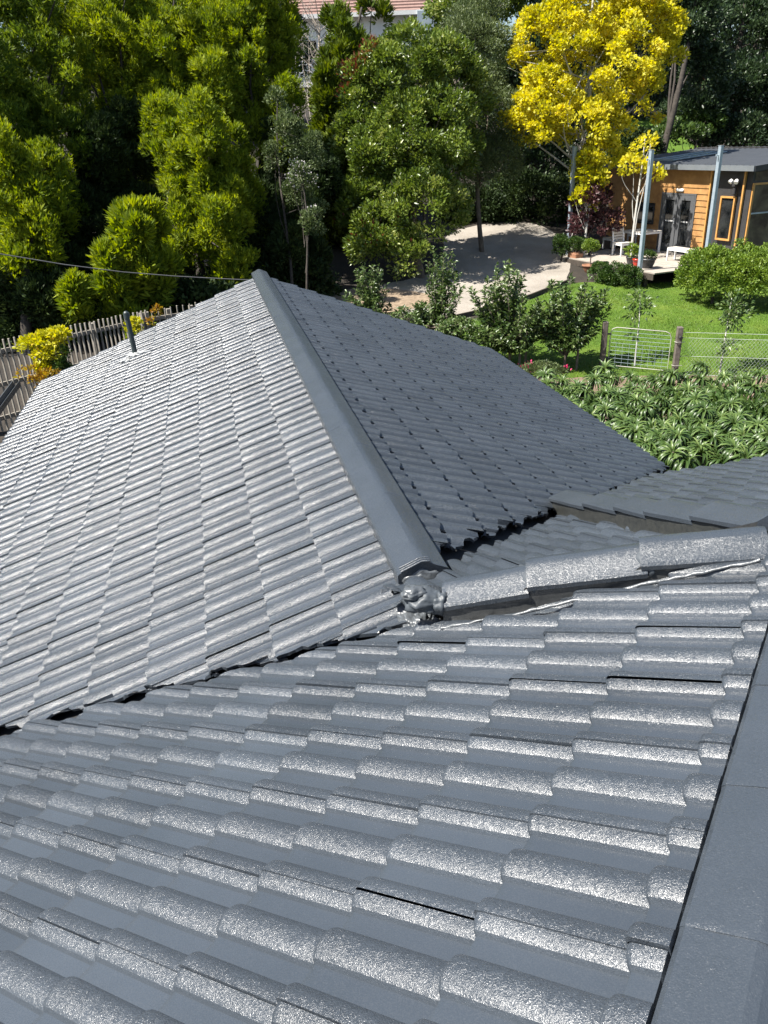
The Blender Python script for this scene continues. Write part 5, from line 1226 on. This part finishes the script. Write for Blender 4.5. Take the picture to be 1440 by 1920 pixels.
def spear_shrub(label, items, seed, depth_r=(.0, .0)):
    """items: rosettes as (px, py, depth, radius)"""
    rng = random.Random(seed); V, F, VA = [], [], []; pts = [at(px, py, d) for px, py, d, R in items]
    cx = sum((p for p in pts), Vector())/len(pts); b = Vector((cx.x, cx.y, gz(cx.y))); o = tag(empty('spear_leaf_shrub', b), label, 'shrub', 'spear leaved shrubs beside the house'); m = MB()
    for (px, py, d, R), p in zip(items, pts):
        up = Vector((rng.uniform(-.35, .35)+(p.x-cx.x)*.25, rng.uniform(-.45, .1)+(p.y-cx.y)*.2, 1.0)); rosette(rng, p, up, R, rng.randint(36, 46), V, F, VA)
        st = Vector((b.x+(p.x-b.x)*.45, b.y+(p.y-b.y)*.45, b.z)); m.tube([st, st.lerp(p, .5)+Vector((0, 0, .04)), p+up.normalized()*.02], [.028, .022, .014], 6)
    me = bpy.data.meshes.new('crown'); me.from_pydata([tuple(v) for v in V], [], F); at_ = me.attributes.new('var', 'FLOAT', 'POINT'); at_.data.foreach_set('value', np.array(VA, np.float32))
    for p in me.polygons: p.use_smooth = True
    link_mesh('crown', me, M['spear_leaf'], o); m.build('stems', M['bark'], o)
rs = random.Random(77); rows = []
plan = [  # centre px, py, depth, half width px, half height px, count, label
    (1085, 735, 14.6, 75, 28, 15, 'spear leaved shrub at the roof edge below the orchard tree'), (1200, 728, 14.6, 70, 30, 15, 'spear leaved shrub under the white gate'),
    (1310, 730, 14.2, 60, 28, 12, 'spear leaved shrub under the free gate post'), (1420, 735, 13.8, 70, 30, 12, 'spear leaved shrub at the right edge, below the dense-headed sapling'),
    (1130, 785, 12.8, 65, 30, 13, 'spear leaved shrub against the east eave, second row, at its left end'), (1250, 785, 12.6, 70, 34, 15, 'spear leaved shrub in the middle of the second row'),
    (1380, 790, 12.2, 80, 36, 15, 'spear leaved shrub at the right end of the second row'), (1225, 845, 11.2, 50, 30, 9, 'spear leaved shrub at the corner where the two eaves meet'),
    (1320, 840, 10.8, 65, 34, 12, 'spear leaved shrub just beyond the lower tiled eave'), (1430, 835, 10.4, 70, 36, 12, 'spear leaved shrub beyond the lower eave at the right edge')]
for i, (cx_, cy_, d, hw, hh_, cnt, lb) in enumerate(plan):
    it = []
    for k in range(cnt):
        u = ((k+.5)/cnt*2-1); px = cx_+hw*u+rs.uniform(-12, 12); q = ((k*.618) % 1)*2-1; py = cy_+hh_*q+rs.uniform(-6, 6)
        it.append((px, py, d-(py-cy_)/hh_*.45+rs.uniform(-.15, .15), rs.uniform(.30, .40)))
    if i == 2: it += [(1314, 688, 14.9, .34)]
    if i == 3: it += [(1398, 712, 14.6, .32)]
    spear_shrub(lb, it, 200+i)
tree('understory_shrub', 'dark leafy undergrowth filling the bed below the spear leaved shrubs', 'shrub', [blob(1120, 790, 14.2, 130, 40, 1.2), blob(1280, 800, 13.4, 140, 45, 1.2), blob(1430, 800, 12.8, 120, 50, 1.2), blob(1300, 850, 11.6, 130, 40, .8)], g(1280, 800, 13.4), 9000, 'box_leaf', .12, .05, 160, .3, .04, 'bark_dark', seed=220, nl=4)
